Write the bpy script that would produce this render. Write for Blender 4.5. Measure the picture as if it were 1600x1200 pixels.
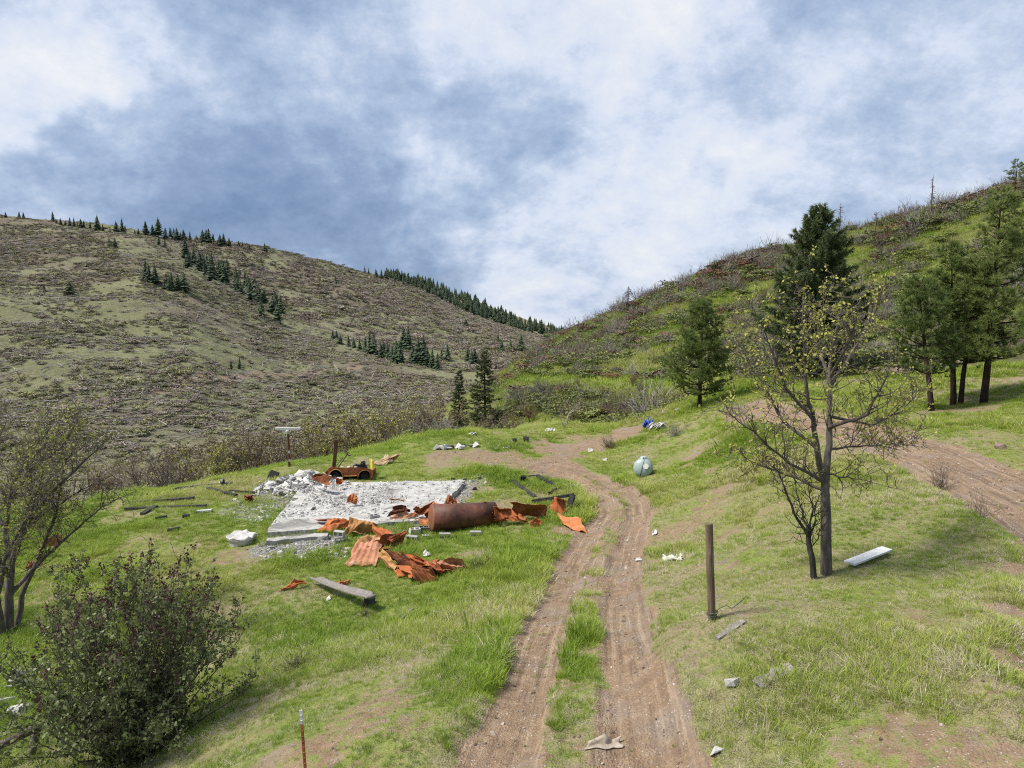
import bpy, bmesh, math, random
import numpy as np
from mathutils import Vector, Matrix, Euler

random.seed(7)
RNG = np.random.default_rng(11)
scene = bpy.context.scene
for _o in list(bpy.data.objects):
    bpy.data.objects.remove(_o)
COL = scene.collection

# ------------------------------------------------------------------ camera
CAM_Z = 10.0
F_PX = 1081.0                       # focal length in pixels of a 1600 px wide picture
PITCH = math.atan(125.0 / F_PX)     # horizon on row 475
CP, SP = math.cos(PITCH), math.sin(PITCH)
cam_data = bpy.data.cameras.new('camera')
cam_data.sensor_width = 36.0
cam_data.lens = 36.0 * F_PX / 1600.0
cam_data.clip_start = 0.1
cam_data.clip_end = 6000.0
cam = bpy.data.objects.new('camera', cam_data)
COL.objects.link(cam)
cam.location = (0, 0, CAM_Z)
cam.rotation_euler = (math.pi / 2 - PITCH, 0, 0)
scene.camera = cam
scene.render.resolution_x, scene.render.resolution_y = 1024, 768

# ------------------------------------------------------------------ light
SUN_EL, SUN_AZ = math.radians(55), math.radians(-98)      # azimuth from +Y (view direction), negative = left
sun_dir = Vector((math.sin(SUN_AZ) * math.cos(SUN_EL), math.cos(SUN_AZ) * math.cos(SUN_EL), math.sin(SUN_EL)))
sd = bpy.data.lights.new('sun', 'SUN')
sd.energy = 3.3
sd.angle = math.radians(12)
sd.color = (1.0, 0.93, 0.82)
sun = bpy.data.objects.new('sun', sd)
COL.objects.link(sun)
sun.rotation_euler = (-sun_dir).to_track_quat('-Z', 'Y').to_euler()

scene.view_settings.view_transform = 'Standard'
scene.view_settings.look = 'None'
scene.view_settings.gamma = 1.0
scene.view_settings.use_curve_mapping = False
scene.view_settings.exposure = 0.90
scene.render.filter_size = 1.1
scene.cycles.pixel_filter_type = 'BLACKMAN_HARRIS'
scene.cycles.filter_width = 1.1
scene.cycles.max_bounces = 4
scene.cycles.diffuse_bounces = 2
scene.cycles.adaptive_threshold = 0.012
scene.cycles.use_denoising = False
scene.cycles.transparent_max_bounces = 8


def pix_dir(px, py):
    u, v = (px - 800.0) / F_PX, -(py - 600.0) / F_PX
    return np.array([u, CP + v * SP, -SP + v * CP])


def P(px, py, Y):
    """world point seen at a pixel of the 1600x1200 photograph, Y metres ahead"""
    d = pix_dir(px, py)
    k = Y / d[1]
    return np.array([d[0] * k, Y, CAM_Z + d[2] * k])


# ------------------------------------------------------------------ sky
def build_world():
    w = bpy.data.worlds.new('World')
    scene.world = w
    w.use_nodes = True
    w.cycles.sampling_method = 'NONE'
    nt = w.node_tree
    nt.nodes.clear()
    N, L = nt.nodes.new, nt.links.new
    out = N('ShaderNodeOutputWorld')
    bg = N('ShaderNodeBackground')
    L(bg.outputs[0], out.inputs[0])
    bg.inputs[1].default_value = 0.1
    sky = N('ShaderNodeTexSky')
    sky.sky_type = 'NISHITA'
    sky.sun_disc = False
    sky.sun_elevation = SUN_EL
    sky.sun_rotation = SUN_AZ
    sky.air_density = 1.2
    sky.dust_density = 1.5
    tc = N('ShaderNodeTexCoord')
    dirv = tc.outputs['Generated']

    def math_(op, a, b=None, c=None, clamp=False):
        n = N('ShaderNodeMath')
        n.operation = op
        n.use_clamp = clamp
        for i, v in enumerate((a, b, c)):
            if v is None:
                continue
            if isinstance(v, (int, float)):
                n.inputs[i].default_value = v
            else:
                L(v, n.inputs[i])
        return n.outputs[0]

    def vmath(op, a, b=None, scale=None):
        n = N('ShaderNodeVectorMath')
        n.operation = op
        for i, v in enumerate((a, b)):
            if v is None:
                continue
            if isinstance(v, tuple):
                n.inputs[i].default_value = v
            else:
                L(v, n.inputs[i])
        if scale is not None:
            n.inputs['Scale'].default_value = scale
        return n

    sep = N('ShaderNodeSeparateXYZ')
    L(dirv, sep.inputs[0])
    zc = math_('ADD', math_('ABSOLUTE', sep.outputs[2]), 0.55)
    cx = math_('DIVIDE', sep.outputs[0], zc)
    cy = math_('DIVIDE', sep.outputs[1], zc)
    comb = N('ShaderNodeCombineXYZ')
    L(cx, comb.inputs[0])
    L(cy, comb.inputs[1])
    pv = comb.outputs[0]

    def noise(vec, scale, detail, rough, dist=0.0, off=(0, 0, 0)):
        n = N('ShaderNodeTexNoise')
        n.inputs['Scale'].default_value = scale
        n.inputs['Detail'].default_value = detail
        n.inputs['Roughness'].default_value = rough
        n.inputs['Distortion'].default_value = dist
        L(vmath('ADD', vec, off).outputs[0], n.inputs['Vector'])
        return n

    n1 = noise(pv, 1.75, 9, 0.62, 0.45, (3.1, 7.7, 0.4))
    n2 = noise(pv, 5.0, 8, 0.70, 0.0, (9.1, 1.7, 2.4))
    n3 = noise(dirv, 5.0, 4, 0.6, 0.0, (1, 2, 3))
    # uneven edges for the large cloud masses
    warp = vmath('ADD', dirv, vmath('SCALE', vmath('SUBTRACT', n3.outputs['Color'], (0.5, 0.5, 0.5)).outputs[0], scale=0.30).outputs[0])
    wn = vmath('NORMALIZE', warp.outputs[0]).outputs[0]
    val = math_('MULTIPLY_ADD', n1.outputs['Fac'], 1.2, -0.065)
    val = math_('ADD', val, math_('MULTIPLY_ADD', n2.outputs['Fac'], 1.0, -0.5))
    masses = [(10, 40, 7, .20), (55, 150, 3, .20), (985, 190, 9, .05), (760, 0, 6, .15), (1330, 200, 14, -.07),
              (700, 345, 4, .14), (860, 440, 11, .18), (1130, 400, 9, .10), (240, 130, 4, .12),
              (560, 150, 14, -.12), (700, 260, 9, -.11), (340, 270, 8, -.10), (845, 255, 4, -.14),
              (640, 385, 5, -.10), (450, 330, 8, -.08), (1190, 90, 7, -.06), (1086, 291, 1.4, -.14), (190, 270, 10, -.09), (1450, 60, 9, -.06)]
    for px, py, rad, amp in masses:
        d = pix_dir(px, py)
        d = d / np.linalg.norm(d)
        dp = vmath('DOT_PRODUCT', wn, tuple(float(v) for v in d)).outputs['Value']
        mr = N('ShaderNodeMapRange')
        mr.interpolation_type = 'SMOOTHSTEP'
        L(dp, mr.inputs[0])
        mr.inputs[1].default_value = math.cos(math.radians(rad * 1.5))
        mr.inputs[2].default_value = 1.0 - (1.0 - math.cos(math.radians(rad))) * 0.10
        mr.inputs[3].default_value = 0.0
        mr.inputs[4].default_value = amp
        val = math_('ADD', val, mr.outputs[0])
    ramp = N('ShaderNodeValToRGB')
    L(val, ramp.inputs[0])
    els = ramp.color_ramp.elements
    stops = [(0.06, (0.190, 0.295, 0.49)), (0.30, (0.300, 0.415, 0.63)), (0.50, (0.48, 0.595, 0.80)),
             (0.68, (0.74, 0.82, 0.97)), (1.02, (1.0, 1.0, 1.0))]
    els[0].position, els[0].color = stops[0][0], (*stops[0][1], 1)
    els[1].position, els[1].color = stops[-1][0], (*stops[-1][1], 1)
    for p_, c_ in stops[1:-1]:
        e = els.new(p_)
        e.color = (*c_, 1)
    cl = vmath('SCALE', ramp.outputs[0], scale=5.0).outputs[0]
    # thin gaps where the blue sky shows
    gap = N('ShaderNodeMapRange')
    gap.interpolation_type = 'SMOOTHSTEP'
    L(n1.outputs['Fac'], gap.inputs[0])
    gap.inputs[1].default_value, gap.inputs[2].default_value = 0.32, 0.44
    gap.inputs[3].default_value, gap.inputs[4].default_value = 0.88, 0.97
    mix = N('ShaderNodeMix')
    mix.data_type = 'RGBA'
    L(gap.outputs[0], mix.inputs['Factor'])
    L(sky.outputs[0], mix.inputs['A'])
    L(cl, mix.inputs['B'])
    L(mix.outputs['Result'], bg.inputs[0])


build_world()

# ------------------------------------------------------------------ helpers: objects
def tag(o, label=None, cat=None, group=None, kind=None):
    if label:
        o['label'] = label
    if cat:
        o['category'] = cat
    if group:
        o['group'] = group
    if kind:
        o['kind'] = kind
    return o


def mesh_obj(name, verts, faces, mat, parent=None, smooth=False, loc=None, mats=None, midx=None):
    me = bpy.data.meshes.new(name)
    verts = np.asarray(verts, dtype=np.float32).reshape(-1, 3)
    if isinstance(faces, np.ndarray):
        k = faces.shape[1]
        me.vertices.add(len(verts))
        me.vertices.foreach_set('co', verts.ravel())
        me.loops.add(faces.size)
        me.loops.foreach_set('vertex_index', faces.astype(np.int32).ravel())
        me.polygons.add(len(faces))
        me.polygons.foreach_set('loop_start', np.arange(0, faces.size, k, dtype=np.int32))
        me.update(calc_edges=True)
    else:
        me.from_pydata(verts.tolist(), [], faces)
        me.update()
    for m in (mats or [mat]):
        me.materials.append(m)
    if midx is not None:
        me.polygons.foreach_set('material_index', np.asarray(midx, dtype=np.int32))
    if smooth:
        me.polygons.foreach_set('use_smooth', np.ones(len(me.polygons), dtype=bool))
    o = bpy.data.objects.new(name, me)
    COL.objects.link(o)
    if parent is not None:
        o.parent = parent
    if loc is not None:
        o.location = loc
    return o


def empty(name, loc=(0, 0, 0), rz=0.0):
    o = bpy.data.objects.new(name, None)
    o.empty_display_size = 0.2
    COL.objects.link(o)
    o.location = Vector([float(v) for v in loc])
    o.rotation_euler = (0, 0, rz)
    return o


def copy_tree(o, parent=None):
    c = o.copy()
    COL.objects.link(c)
    c.parent = parent
    for ch in o.children:
        copy_tree(ch, c)
    return c


class MB:
    """collects simple shapes into one mesh"""
    def __init__(self):
        self.v, self.f = [], []

    def add(self, vs, fs):
        b = len(self.v)
        self.v += [tuple(float(q) for q in v) for v in vs]
        self.f += [tuple(b + i for i in f) for f in fs]
        return self

    def box(self, c, s, R=None):
        c, s = np.array(c, float), np.array(s, float) / 2
        pts = np.array([(x, y, z) for x in (-1, 1) for y in (-1, 1) for z in (-1, 1)]) * s
        if R is not None:
            pts = pts @ np.array(R).T
        return self.add(pts + c, [(0, 1, 3, 2), (4, 6, 7, 5), (0, 4, 5, 1), (2, 3, 7, 6), (0, 2, 6, 4), (1, 5, 7, 3)])

    def beam(self, a, b, w, h, jag=0.0, n=1, rng=None):
        """a bar from a to b, w wide and h high, with uneven sides when jag > 0"""
        a, b = np.array(a, float), np.array(b, float)
        d = b - a
        ln = np.linalg.norm(d)
        d = d / ln
        s = np.cross(d, (0, 0, 1.0))
        if np.linalg.norm(s) < 1e-4:
            s = np.array((1.0, 0, 0))
        s /= np.linalg.norm(s)
        u = np.cross(s, d)
        vs, fs = [], []
        for i in range(n + 1):
            p = a + d * ln * i / n
            for sx, sz in ((-1, -1), (1, -1), (1, 1), (-1, 1)):
                j = (rng.uniform(-jag, jag, 3) if rng is not None else 0)
                vs.append(p + s * sx * w / 2 + u * sz * h / 2 + j)
        for i in range(n):
            o = 4 * i
            for k in range(4):
                fs.append((o + k, o + (k + 1) % 4, o + 4 + (k + 1) % 4, o + 4 + k))
        fs += [(3, 2, 1, 0), (4 * n, 4 * n + 1, 4 * n + 2, 4 * n + 3)]
        return self.add(vs, fs)

    def tube(self, pts, rad, sides=6, cap=True):
        pts = [np.array(p, float) for p in pts]
        if isinstance(rad, (int, float)):
            rad = [rad] * len(pts)
        vs, fs = [], []
        ref = None
        for i, p in enumerate(pts):
            d = pts[min(i + 1, len(pts) - 1)] - pts[max(i - 1, 0)]
            d = d / (np.linalg.norm(d) + 1e-9)
            if ref is None:
                ref = np.array((0, 0, 1.0)) if abs(d[2]) < 0.9 else np.array((1.0, 0, 0))
            s = np.cross(d, ref)
            s /= np.linalg.norm(s) + 1e-9
            u = np.cross(s, d)
            ref = u
            for k in range(sides):
                an = 2 * math.pi * k / sides
                vs.append(p + (s * math.cos(an) + u * math.sin(an)) * rad[i])
        for i in range(len(pts) - 1):
            for k in range(sides):
                fs.append((i * sides + k, i * sides + (k + 1) % sides, (i + 1) * sides + (k + 1) % sides, (i + 1) * sides + k))
        if cap:
            fs.append(tuple(range(sides))[::-1])
            fs.append(tuple((len(pts) - 1) * sides + k for k in range(sides)))
        return self.add(vs, fs)

    def lathe(self, prof, axis_o, axis_d, sides=24):
        """prof: list of (distance along axis, radius)"""
        o, d = np.array(axis_o, float), np.array(axis_d, float)
        d /= np.linalg.norm(d)
        ref = np.array((0, 0, 1.0)) if abs(d[2]) < 0.9 else np.array((1.0, 0, 0))
        s = np.cross(d, ref)
        s /= np.linalg.norm(s)
        u = np.cross(s, d)
        vs, fs = [], []
        for t, r in prof:
            for k in range(sides):
                an = 2 * math.pi * k / sides
                vs.append(o + d * t + (s * math.cos(an) + u * math.sin(an)) * max(r, 1e-3))
        for i in range(len(prof) - 1):
            for k in range(sides):
                fs.append((i * sides + k, i * sides + (k + 1) % sides, (i + 1) * sides + (k + 1) % sides, (i + 1) * sides + k))
        fs.append(tuple(range(sides))[::-1])
        fs.append(tuple((len(prof) - 1) * sides + k for k in range(sides)))
        return self.add(vs, fs)

    def build(self, name, mat, parent=None, smooth=False, world=False):
        v = np.array(self.v, float)
        if parent is not None and not world:
            pass
        return mesh_obj(name, v, self.f, mat, parent, smooth)


def recenter(o):
    """put the object's origin at the foot of its mesh"""
    me = o.data
    co = np.empty(len(me.vertices) * 3, dtype=np.float32)
    me.vertices.foreach_get('co', co)
    co = co.reshape(-1, 3)
    c = np.array([(co[:, 0].min() + co[:, 0].max()) / 2, (co[:, 1].min() + co[:, 1].max()) / 2, co[:, 2].min()])
    me.vertices.foreach_set('co', (co - c).astype(np.float32).ravel())
    me.update()
    o.location = Vector([float(q) for q in c])
    return o


ORD = ['first', 'second', 'third', 'fourth', 'fifth', 'sixth', 'seventh', 'eighth', 'ninth', 'tenth', 'eleventh',
       'twelfth', 'thirteenth', 'fourteenth', 'fifteenth', 'sixteenth', 'seventeenth', 'eighteenth', 'nineteenth', 'twentieth']


def ordinal(i):
    if i < 20:
        return ORD[i]
    tens = ['twenty', 'thirty', 'forty', 'fifty', 'sixty', 'seventy', 'eighty', 'ninety']
    t, r = divmod(i + 1, 10)
    if r == 0:
        return tens[t - 2][:-1] + 'ieth'
    return tens[t - 2] + '-' + ORD[r - 1]


# ------------------------------------------------------------------ helpers: noise
def _hash(ix, iy, s):
    h = (ix.astype(np.int64) * 374761393 + iy.astype(np.int64) * 668265263 + s * 974634777) & 0x7fffffff
    h = ((h ^ (h >> 13)) * 1274126177) & 0x7fffffff
    return ((h ^ (h >> 16)) & 0xffff) / 65535.0


def vnoise(x, y, seed=0):
    x, y = np.asarray(x, float), np.asarray(y, float)
    ix, iy = np.floor(x), np.floor(y)
    fx, fy = x - ix, y - iy
    fx, fy = fx * fx * (3 - 2 * fx), fy * fy * (3 - 2 * fy)
    a, b = _hash(ix, iy, seed), _hash(ix + 1, iy, seed)
    c, d = _hash(ix, iy + 1, seed), _hash(ix + 1, iy + 1, seed)
    return (a * (1 - fx) + b * fx) * (1 - fy) + (c * (1 - fx) + d * fx) * fy


def fbm(x, y, seed=0, oct=4, gain=0.5):
    t, a, s = 0.0, 1.0, 0.0
    for i in range(oct):
        t = t + a * vnoise(np.asarray(x) * 2 ** i, np.asarray(y) * 2 ** i, seed + i * 17)
        s += a
        a *= gain
    return t / s


def sstep(a, b, x):
    t = np.clip((np.asarray(x, float) - a) / (b - a), 0, 1)
    return t * t * (3 - 2 * t)

# ------------------------------------------------------------------ terrain heights
def tan_of(py):
    return math.tan(math.atan((py - 600.0) / F_PX) + PITCH)


_ctrl = []


def ch(px, py, h):                      # h metres below the camera
    Y = h / tan_of(py)
    _ctrl.append(P(px, py, Y))


def cy(px, py, Y):                      # seen at a pixel, Y metres ahead
    _ctrl.append(P(px, py, Y))


def cr(px, Y, h):                       # along a pixel column, hidden from the camera
    d = pix_dir(px, 600)
    _ctrl.append(np.array([d[0] / d[1] * Y, Y, CAM_Z - h]))


def cw(x, y, h):
    _ctrl.append(np.array([x, y, CAM_Z - h]))


# drive in the middle
for a in [(880, 1190, 5.5), (900, 1060, 6.05), (900, 960, 6.6), (945, 850, 7.9), (960, 780, 8.45), (880, 725, 8.9), (800, 715, 9.1),
          (800, 1000, 6.4), (780, 1190, 5.55),
          # flat ground around the slab
          (1000, 745, 8.7), (720, 800, 9.05), (560, 830, 9.1), (430, 840, 9.2), (560, 750, 9.25), (700, 748, 9.15), (640, 790, 9.1), (470, 760, 9.3),
          (380, 850, 9.3), (240, 830, 9.6), (250, 780, 9.75), (330, 752, 9.75), (450, 724, 9.9), (560, 708, 9.85), (640, 684, 9.9),
          (720, 677, 9.85), (800, 671, 9.8), (900, 664, 9.7), (1000, 659, 9.6), (180, 776, 10.0), (850, 690, 9.4), (940, 700, 9.2),
          # left front
          (520, 930, 8.95), (640, 890, 8.7), (760, 870, 8.2), (700, 1000, 7.2), (600, 1000, 7.7), (450, 1000, 8.8), (600, 1120, 5.95),
          (700, 1120, 5.8), (480, 1160, 6.1), (450, 1060, 8.0), (400, 1100, 8.0), (340, 1150, 8.0), (200, 1195, 8.9), (60, 1190, 8.9), (0, 1100, 9.3),
          (0, 1000, 9.8), (100, 950, 9.6), (300, 950, 9.35), (-300, 1000, 10.3), (-300, 850, 11.2), (-300, 1250, 9.4), (60, 850, 10.2), (-100, 800, 11.0),
          # right bank
          (1112, 968, 5.0), (1010, 960, 6.25), (1040, 1190, 5.4), (1012, 850, 7.7), (1020, 790, 8.2), (1070, 870, 6.75), (1100, 760, 6.9),
          (1090, 640, 6.95), (1060, 700, 8.0), (1180, 650, 5.85), (1200, 720, 5.75), (1290, 900, 5.1), (1330, 695, 5.1), (1450, 745, 4.85),
          (1560, 815, 4.65), (1590, 960, 4.35), (1450, 900, 4.8), (1200, 1100, 4.85), (1450, 1150, 4.35), (1300, 780, 5.25), (1160, 860, 5.7),
          (1430, 690, 4.95), (1590, 735, 4.6), (1250, 650, 5.45), (1180, 637, 5.75), (1490, 634, 4.75), (1590, 640, 4.25), (1300, 630, 5.25),
          (1900, 735, 4.2), (1900, 900, 4.2), (1900, 1150, 4.0)]:
    ch(*a)
# below the edge of the flat: a ravine
for a in [(800, 62, 11.6), (800, 72, 12.2), (900, 62, 10.9), (1000, 60, 10.1), (720, 62, 14.5), (640, 63, 16), (640, 85, 21), (450, 55, 15.5), (450, 80, 25), (200, 48, 15.5), (200, 75, 26),
          (-100, 45, 15.5), (-100, 70, 26), (-500, 40, 14), (-500, 60, 24), (740, 90, 17.5), (740, 150, 26), (650, 130, 30), (400, 130, 34), (0, 130, 36), (-500, 120, 36),
          (500, 250, 60), (0, 250, 60), (-500, 250, 60), (740, 300, 50), (850, 300, 40)]:
    cr(*a)
# bench track and right hillside
for a in [(800, 597, 84), (900, 598, 76), (1000, 600, 70), (1060, 602, 62), (900, 630, 69), (980, 630, 64), (820, 585, 95), (960, 594, 75.5), (880, 593, 81.5),
          (1200, 600, 48), (1100, 598, 58), (1300, 560, 60), (1500, 560, 45), (1590, 560, 40), (1200, 500, 100), (1500, 450, 90),
          (1000, 555, 100), (1080, 520, 110), (1350, 430, 120), (900, 560, 112), (850, 578, 118), (1900, 560, 40), (1900, 450, 80),
          (1780, 250, 150), (1900, 225, 150), (1600, 296, 155), (1530, 314, 158), (1455, 337, 160), (1380, 354, 163), (1311, 372, 165), (1200, 397, 170), (1100, 432, 175), (1040, 462, 180), (980, 490, 185),
          (920, 512, 190), (870, 528, 193), (830, 553, 190), (800, 580, 170)]:
    cy(*a)
for a in [(1900, 195, -8), (1600, 200, -8), (1455, 205, -6), (1311, 210, 0), (1200, 215, 2), (1100, 220, 8), (980, 228, 16), (870, 235, 24), (830, 235, 28),
          (1900, 300, 20), (1455, 310, 20), (1100, 320, 30)]:
    cr(*a)
for a in [(0, 3, 5.1), (3, 3, 4.5), (-3, 3, 5.6), (-7, 3, 8.6), (7, 3, 4.1), (-14, 3, 9.6), (14, 3, 3.9), (-6.5, 7, 8.4)]:
    cw(*a)
CT = np.array(_ctrl)


def _ab(X, Y):
    Y = np.maximum(Y, 2.5)
    return X / Y, np.log(Y)


def _tps(r2):
    return 0.5 * r2 * np.log(r2 + 1e-12)


_ca, _cl = _ab(CT[:, 0], CT[:, 1])
_n = len(CT)
_K = _tps((_ca[:, None] - _ca) ** 2 + (_cl[:, None] - _cl) ** 2) + np.eye(_n) * 2e-4
_A = np.zeros((_n + 3, _n + 3))
_A[:_n, :_n] = _K
_A[:_n, _n:] = np.stack([np.ones(_n), _ca, _cl], 1)
_A[_n:, :_n] = _A[:_n, _n:].T
_W = np.linalg.solve(_A, np.concatenate([CT[:, 2], np.zeros(3)]))


def z_base(X, Y):
    X, Y = np.asarray(X, float), np.asarray(Y, float)
    sh = X.shape
    a, l = _ab(X.ravel(), Y.ravel())
    out = np.empty(len(a))
    for i in range(0, len(a), 20000):
        s = slice(i, i + 20000)
        out[s] = _tps((a[s, None] - _ca) ** 2 + (l[s, None] - _cl) ** 2) @ _W[:_n] + _W[_n] + _W[_n + 1] * a[s] + _W[_n + 2] * l[s]
    return out.reshape(sh)


def poly_dist(X, Y, pts):
    """distance to a polyline and the share of its length at the nearest point"""
    X, Y = np.asarray(X, float), np.asarray(Y, float)
    best = np.full(X.shape, 1e9)
    for (x0, y0), (x1, y1) in zip(pts[:-1], pts[1:]):
        dx, dy = x1 - x0, y1 - y0
        t = np.clip(((X - x0) * dx + (Y - y0) * dy) / (dx * dx + dy * dy + 1e-9), 0, 1)
        best = np.minimum(best, np.hypot(X - x0 - t * dx, Y - y0 - t * dy))
    return best


_YS = np.exp(np.linspace(math.log(4.5), math.log(1150), 260))


def hit(zf, px, py, lo=4.5, hi=1150):
    """first point where the sight line of a pixel meets the surface zf"""
    d = pix_dir(px, py)
    Ys = _YS[(_YS >= lo) & (_YS <= hi)]
    Xs, Zs = d[0] / d[1] * Ys, CAM_Z + d[2] / d[1] * Ys
    below = np.nonzero(Zs - zf(Xs, Ys) <= 0)[0]
    if len(below) == 0:
        return None
    i = below[0]
    if i == 0:
        return np.array([Xs[0], Ys[0], Zs[0]])
    for _ in range(2):
        Ys = np.linspace(Ys[i - 1], Ys[i], 17)
        bl = np.nonzero(CAM_Z + d[2] / d[1] * Ys - zf(d[0] / d[1] * Ys, Ys) <= 0)[0]
        i = max(int(bl[0]) if len(bl) else 16, 1)
    b = Ys[i]
    return np.array([d[0] / d[1] * b, b, CAM_Z + d[2] / d[1] * b])


def base_pts(pix):
    return [tuple(hit(z_base, *p)[:2]) for p in pix]


RUT_L = base_pts([(762, 1240), (770, 1200), (800, 1130), (833, 1030), (858, 960), (886, 890), (906, 855), (930, 822), (946, 797), (940, 775), (915, 757), (880, 742), (840, 730)])
RUT_R = base_pts([(1020, 1240), (1012, 1200), (1000, 1110), (988, 1030), (976, 960), (972, 900), (985, 845), (998, 810), (996, 785), (975, 765), (940, 748), (900, 735), (860, 724)])
ROAD = base_pts([(1168, 636), (1190, 641), (1240, 652), (1300, 666), (1380, 688), (1450, 711), (1530, 742), (1620, 782), (1740, 850), (1830, 930), (1900, 1100)])
SPUR = base_pts([(880, 742), (860, 722), (890, 706), (930, 692), (985, 676)])
SPUR2 = base_pts([(880, 738), (820, 718), (740, 712), (690, 712)])
BENCH = [tuple(P(px, py, y)[:2]) for px, py, y in [(780, 592, 100), (820, 594, 88), (900, 595, 79), (960, 597, 74), (1040, 600, 66), (1110, 600, 57), (1160, 615, 47)]]


_bz = np.array([float(z_base(np.array([x]), np.array([y]))[0]) for x, y in BENCH])
_ba = np.array([x / y for x, y in BENCH])


def z_ground(X, Y):
    X, Y = np.asarray(X, float), np.asarray(Y, float)
    z = z_base(X, Y)
    near = sstep(70, 30, Y)
    far = 1 - near
    z = z + near * ((fbm(X / 3.2, Y / 3.2, 3, 3) - 0.5) * 0.26 + (fbm(X * 1.4, Y * 1.4, 9, 2) - 0.5) * 0.10)
    z = z + far * ((fbm(X / 17, Y / 17, 21, 4) - 0.5) * 3.0 * sstep(70, 120, Y) + (fbm(X / 4, Y / 4, 31, 3) - 0.5) * 0.5)
    for r in (RUT_L, RUT_R):
        d = poly_dist(X, Y, r) + (fbm(X * 1.2, Y * 1.2, 41, 2) - .5) * 0.25
        z = z - 0.10 * sstep(0.62, 0.25, d) + 0.035 * sstep(0.25, 0.0, np.abs(d - 0.68))
    d = poly_dist(X, Y, BENCH[:6])
    w = sstep(3.6, 2.2, d)
    z = z * (1 - w) + w * np.interp(X / np.maximum(Y, 1), _ba, _bz)
    d = poly_dist(X, Y, ROAD)
    z = z - 0.09 * sstep(1.7, 1.1, d) + 0.12 * sstep(.5, 0, np.abs(d - 1.95)) * sstep(.35, .6, fbm(X, Y, 5, 2))
    return z


# ---- far hills: along each sight column a foot, a crest and a fall behind it
class Hill:
    def __init__(self, crest, foot, relief, seed, power=1.15):
        c = [P(px, py, Y) for px, py, Y in crest]
        self.a = np.array([p[0] / p[1] for p in c])
        self.yc = np.array([p[1] for p in c])
        self.zc = np.array([p[2] for p in c])
        f = [(pix_dir(px, 600)[0] / pix_dir(px, 600)[1], Y, CAM_Z - h) for px, Y, h in foot]
        self.fa, self.fy, self.fz = (np.array(q) for q in zip(*f))
        self.relief, self.seed, self.power = relief, seed, power
        g = np.linspace(-2.2, 1.0, 900)
        def sm(v, k=9):
            ker = np.hanning(2 * k + 1)
            ker /= ker.sum()
            return np.convolve(np.pad(v, k, mode='edge'), ker, mode='valid')
        self.g = g
        self.t = [sm(np.interp(g, self.a, self.yc)), sm(np.interp(g, self.a, self.zc)), sm(np.interp(g, self.fa, self.fy)), sm(np.interp(g, self.fa, self.fz))]

    def z(self, X, Y):
        X, Y = np.asarray(X, float), np.asarray(Y, float)
        a = X / np.maximum(Y, 1)
        yc, zc, fy, fz = (np.interp(a, self.g, t) for t in self.t)
        s = (Y - fy) / (yc - fy)
        up = fz + (zc - fz) * np.sign(s) * np.abs(s) ** self.power
        k = np.clip((s - 0.86) / 0.14, 0, 1)
        up = up - (zc - fz + 6) * 0.02 * 0                      # crest stays where it is seen
        dn = zc - (s - 1) ** 2 * 6.0 * 40 - (s - 1) * 12
        z = np.where(s < 1, up, dn)
        w = np.clip(s, 0, 1)
        env = sstep(0, 0.15, w) * (0.25 + 0.75 * sstep(1.0, 0.8, w))
        z = z + (fbm(X / 55, Y / 55, self.seed, 4) - 0.5) * self.relief * env + (fbm(X / 9, Y / 9, self.seed + 5, 3) - 0.5) * 1.6 * env
        return z


H1 = Hill([(-1400, 360, 420), (-500, 331, 430), (-150, 333, 435), (0, 336, 440), (150, 348, 440), (230, 360, 437), (290, 383, 425), (360, 438, 400), (440, 492, 370), (540, 525, 330), (620, 552, 300), (690, 576, 270), (760, 604, 240), (850, 645, 215), (950, 690, 200)],
          [(-1400, 90, 30), (0, 92, 29), (450, 98, 29), (600, 110, 29), (700, 120, 30), (800, 130, 31), (950, 140, 33)], 9.0, 101)
H2 = Hill([(-600, 400, 560), (150, 374, 545), (290, 372, 555), (400, 384, 570), (450, 395, 585), (520, 412, 610), (600, 434, 650), (637, 443, 665), (731, 490, 705), (825, 520, 745), (880, 531, 770), (1000, 545, 800)],
          [(-600, 330, 10), (290, 330, 8), (450, 300, 22), (620, 270, 30), (760, 230, 30), (880, 240, 30), (1000, 240, 30)], 12.0, 151, 1.05)
H3 = Hill([(-200, 470, 1000), (400, 430, 960), (560, 424, 950), (637, 438, 950), (700, 455, 960), (760, 476, 970), (820, 499, 985), (887, 517, 1000), (960, 535, 1020), (1200, 545, 1050)],
          [(-200, 700, 30), (560, 740, 0), (760, 780, 35), (880, 800, 60), (1200, 820, 60)], 6.0, 171, 1.0)


def z_all(X, Y):
    X, Y = np.asarray(X, float), np.asarray(Y, float)
    z = np.full(X.shape, -99.0)
    for f, y0, y1 in ((z_ground, -1e9, 330), (H1.z, 80, 520), (H2.z, 225, 860), (H3.z, 700, 1e9)):
        m = (Y > y0) & (Y < y1)
        if m.any():
            z[m] = np.maximum(z[m], f(X[m], Y[m]))
    return z


_gc = {}


def G(px, py, lo=4.5, hi=1150):
    k = (px, py, lo, hi)
    if k not in _gc:
        p = hit(z_all, px, py, lo, hi)
        q = py
        while p is None and q < py + 30:          # just above a crest: take the crest
            q += 1.5
            p = hit(z_all, px, q, lo, hi)
        _gc[k] = p if p is not None else P(px, py, hi)
    return _gc[k].copy()


def gz(x, y):
    return float(z_all(np.array([x]), np.array([y]))[0])


def project(p):
    """photograph pixel of world points (n,3)"""
    p = np.asarray(p, float)
    d = p - np.array([0, 0, CAM_Z])
    f = d[..., 1] * CP - d[..., 2] * SP
    u = d[..., 0] / f
    v = (d[..., 1] * SP + d[..., 2] * CP) / f
    return 800 + u * F_PX, 600 - v * F_PX


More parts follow.
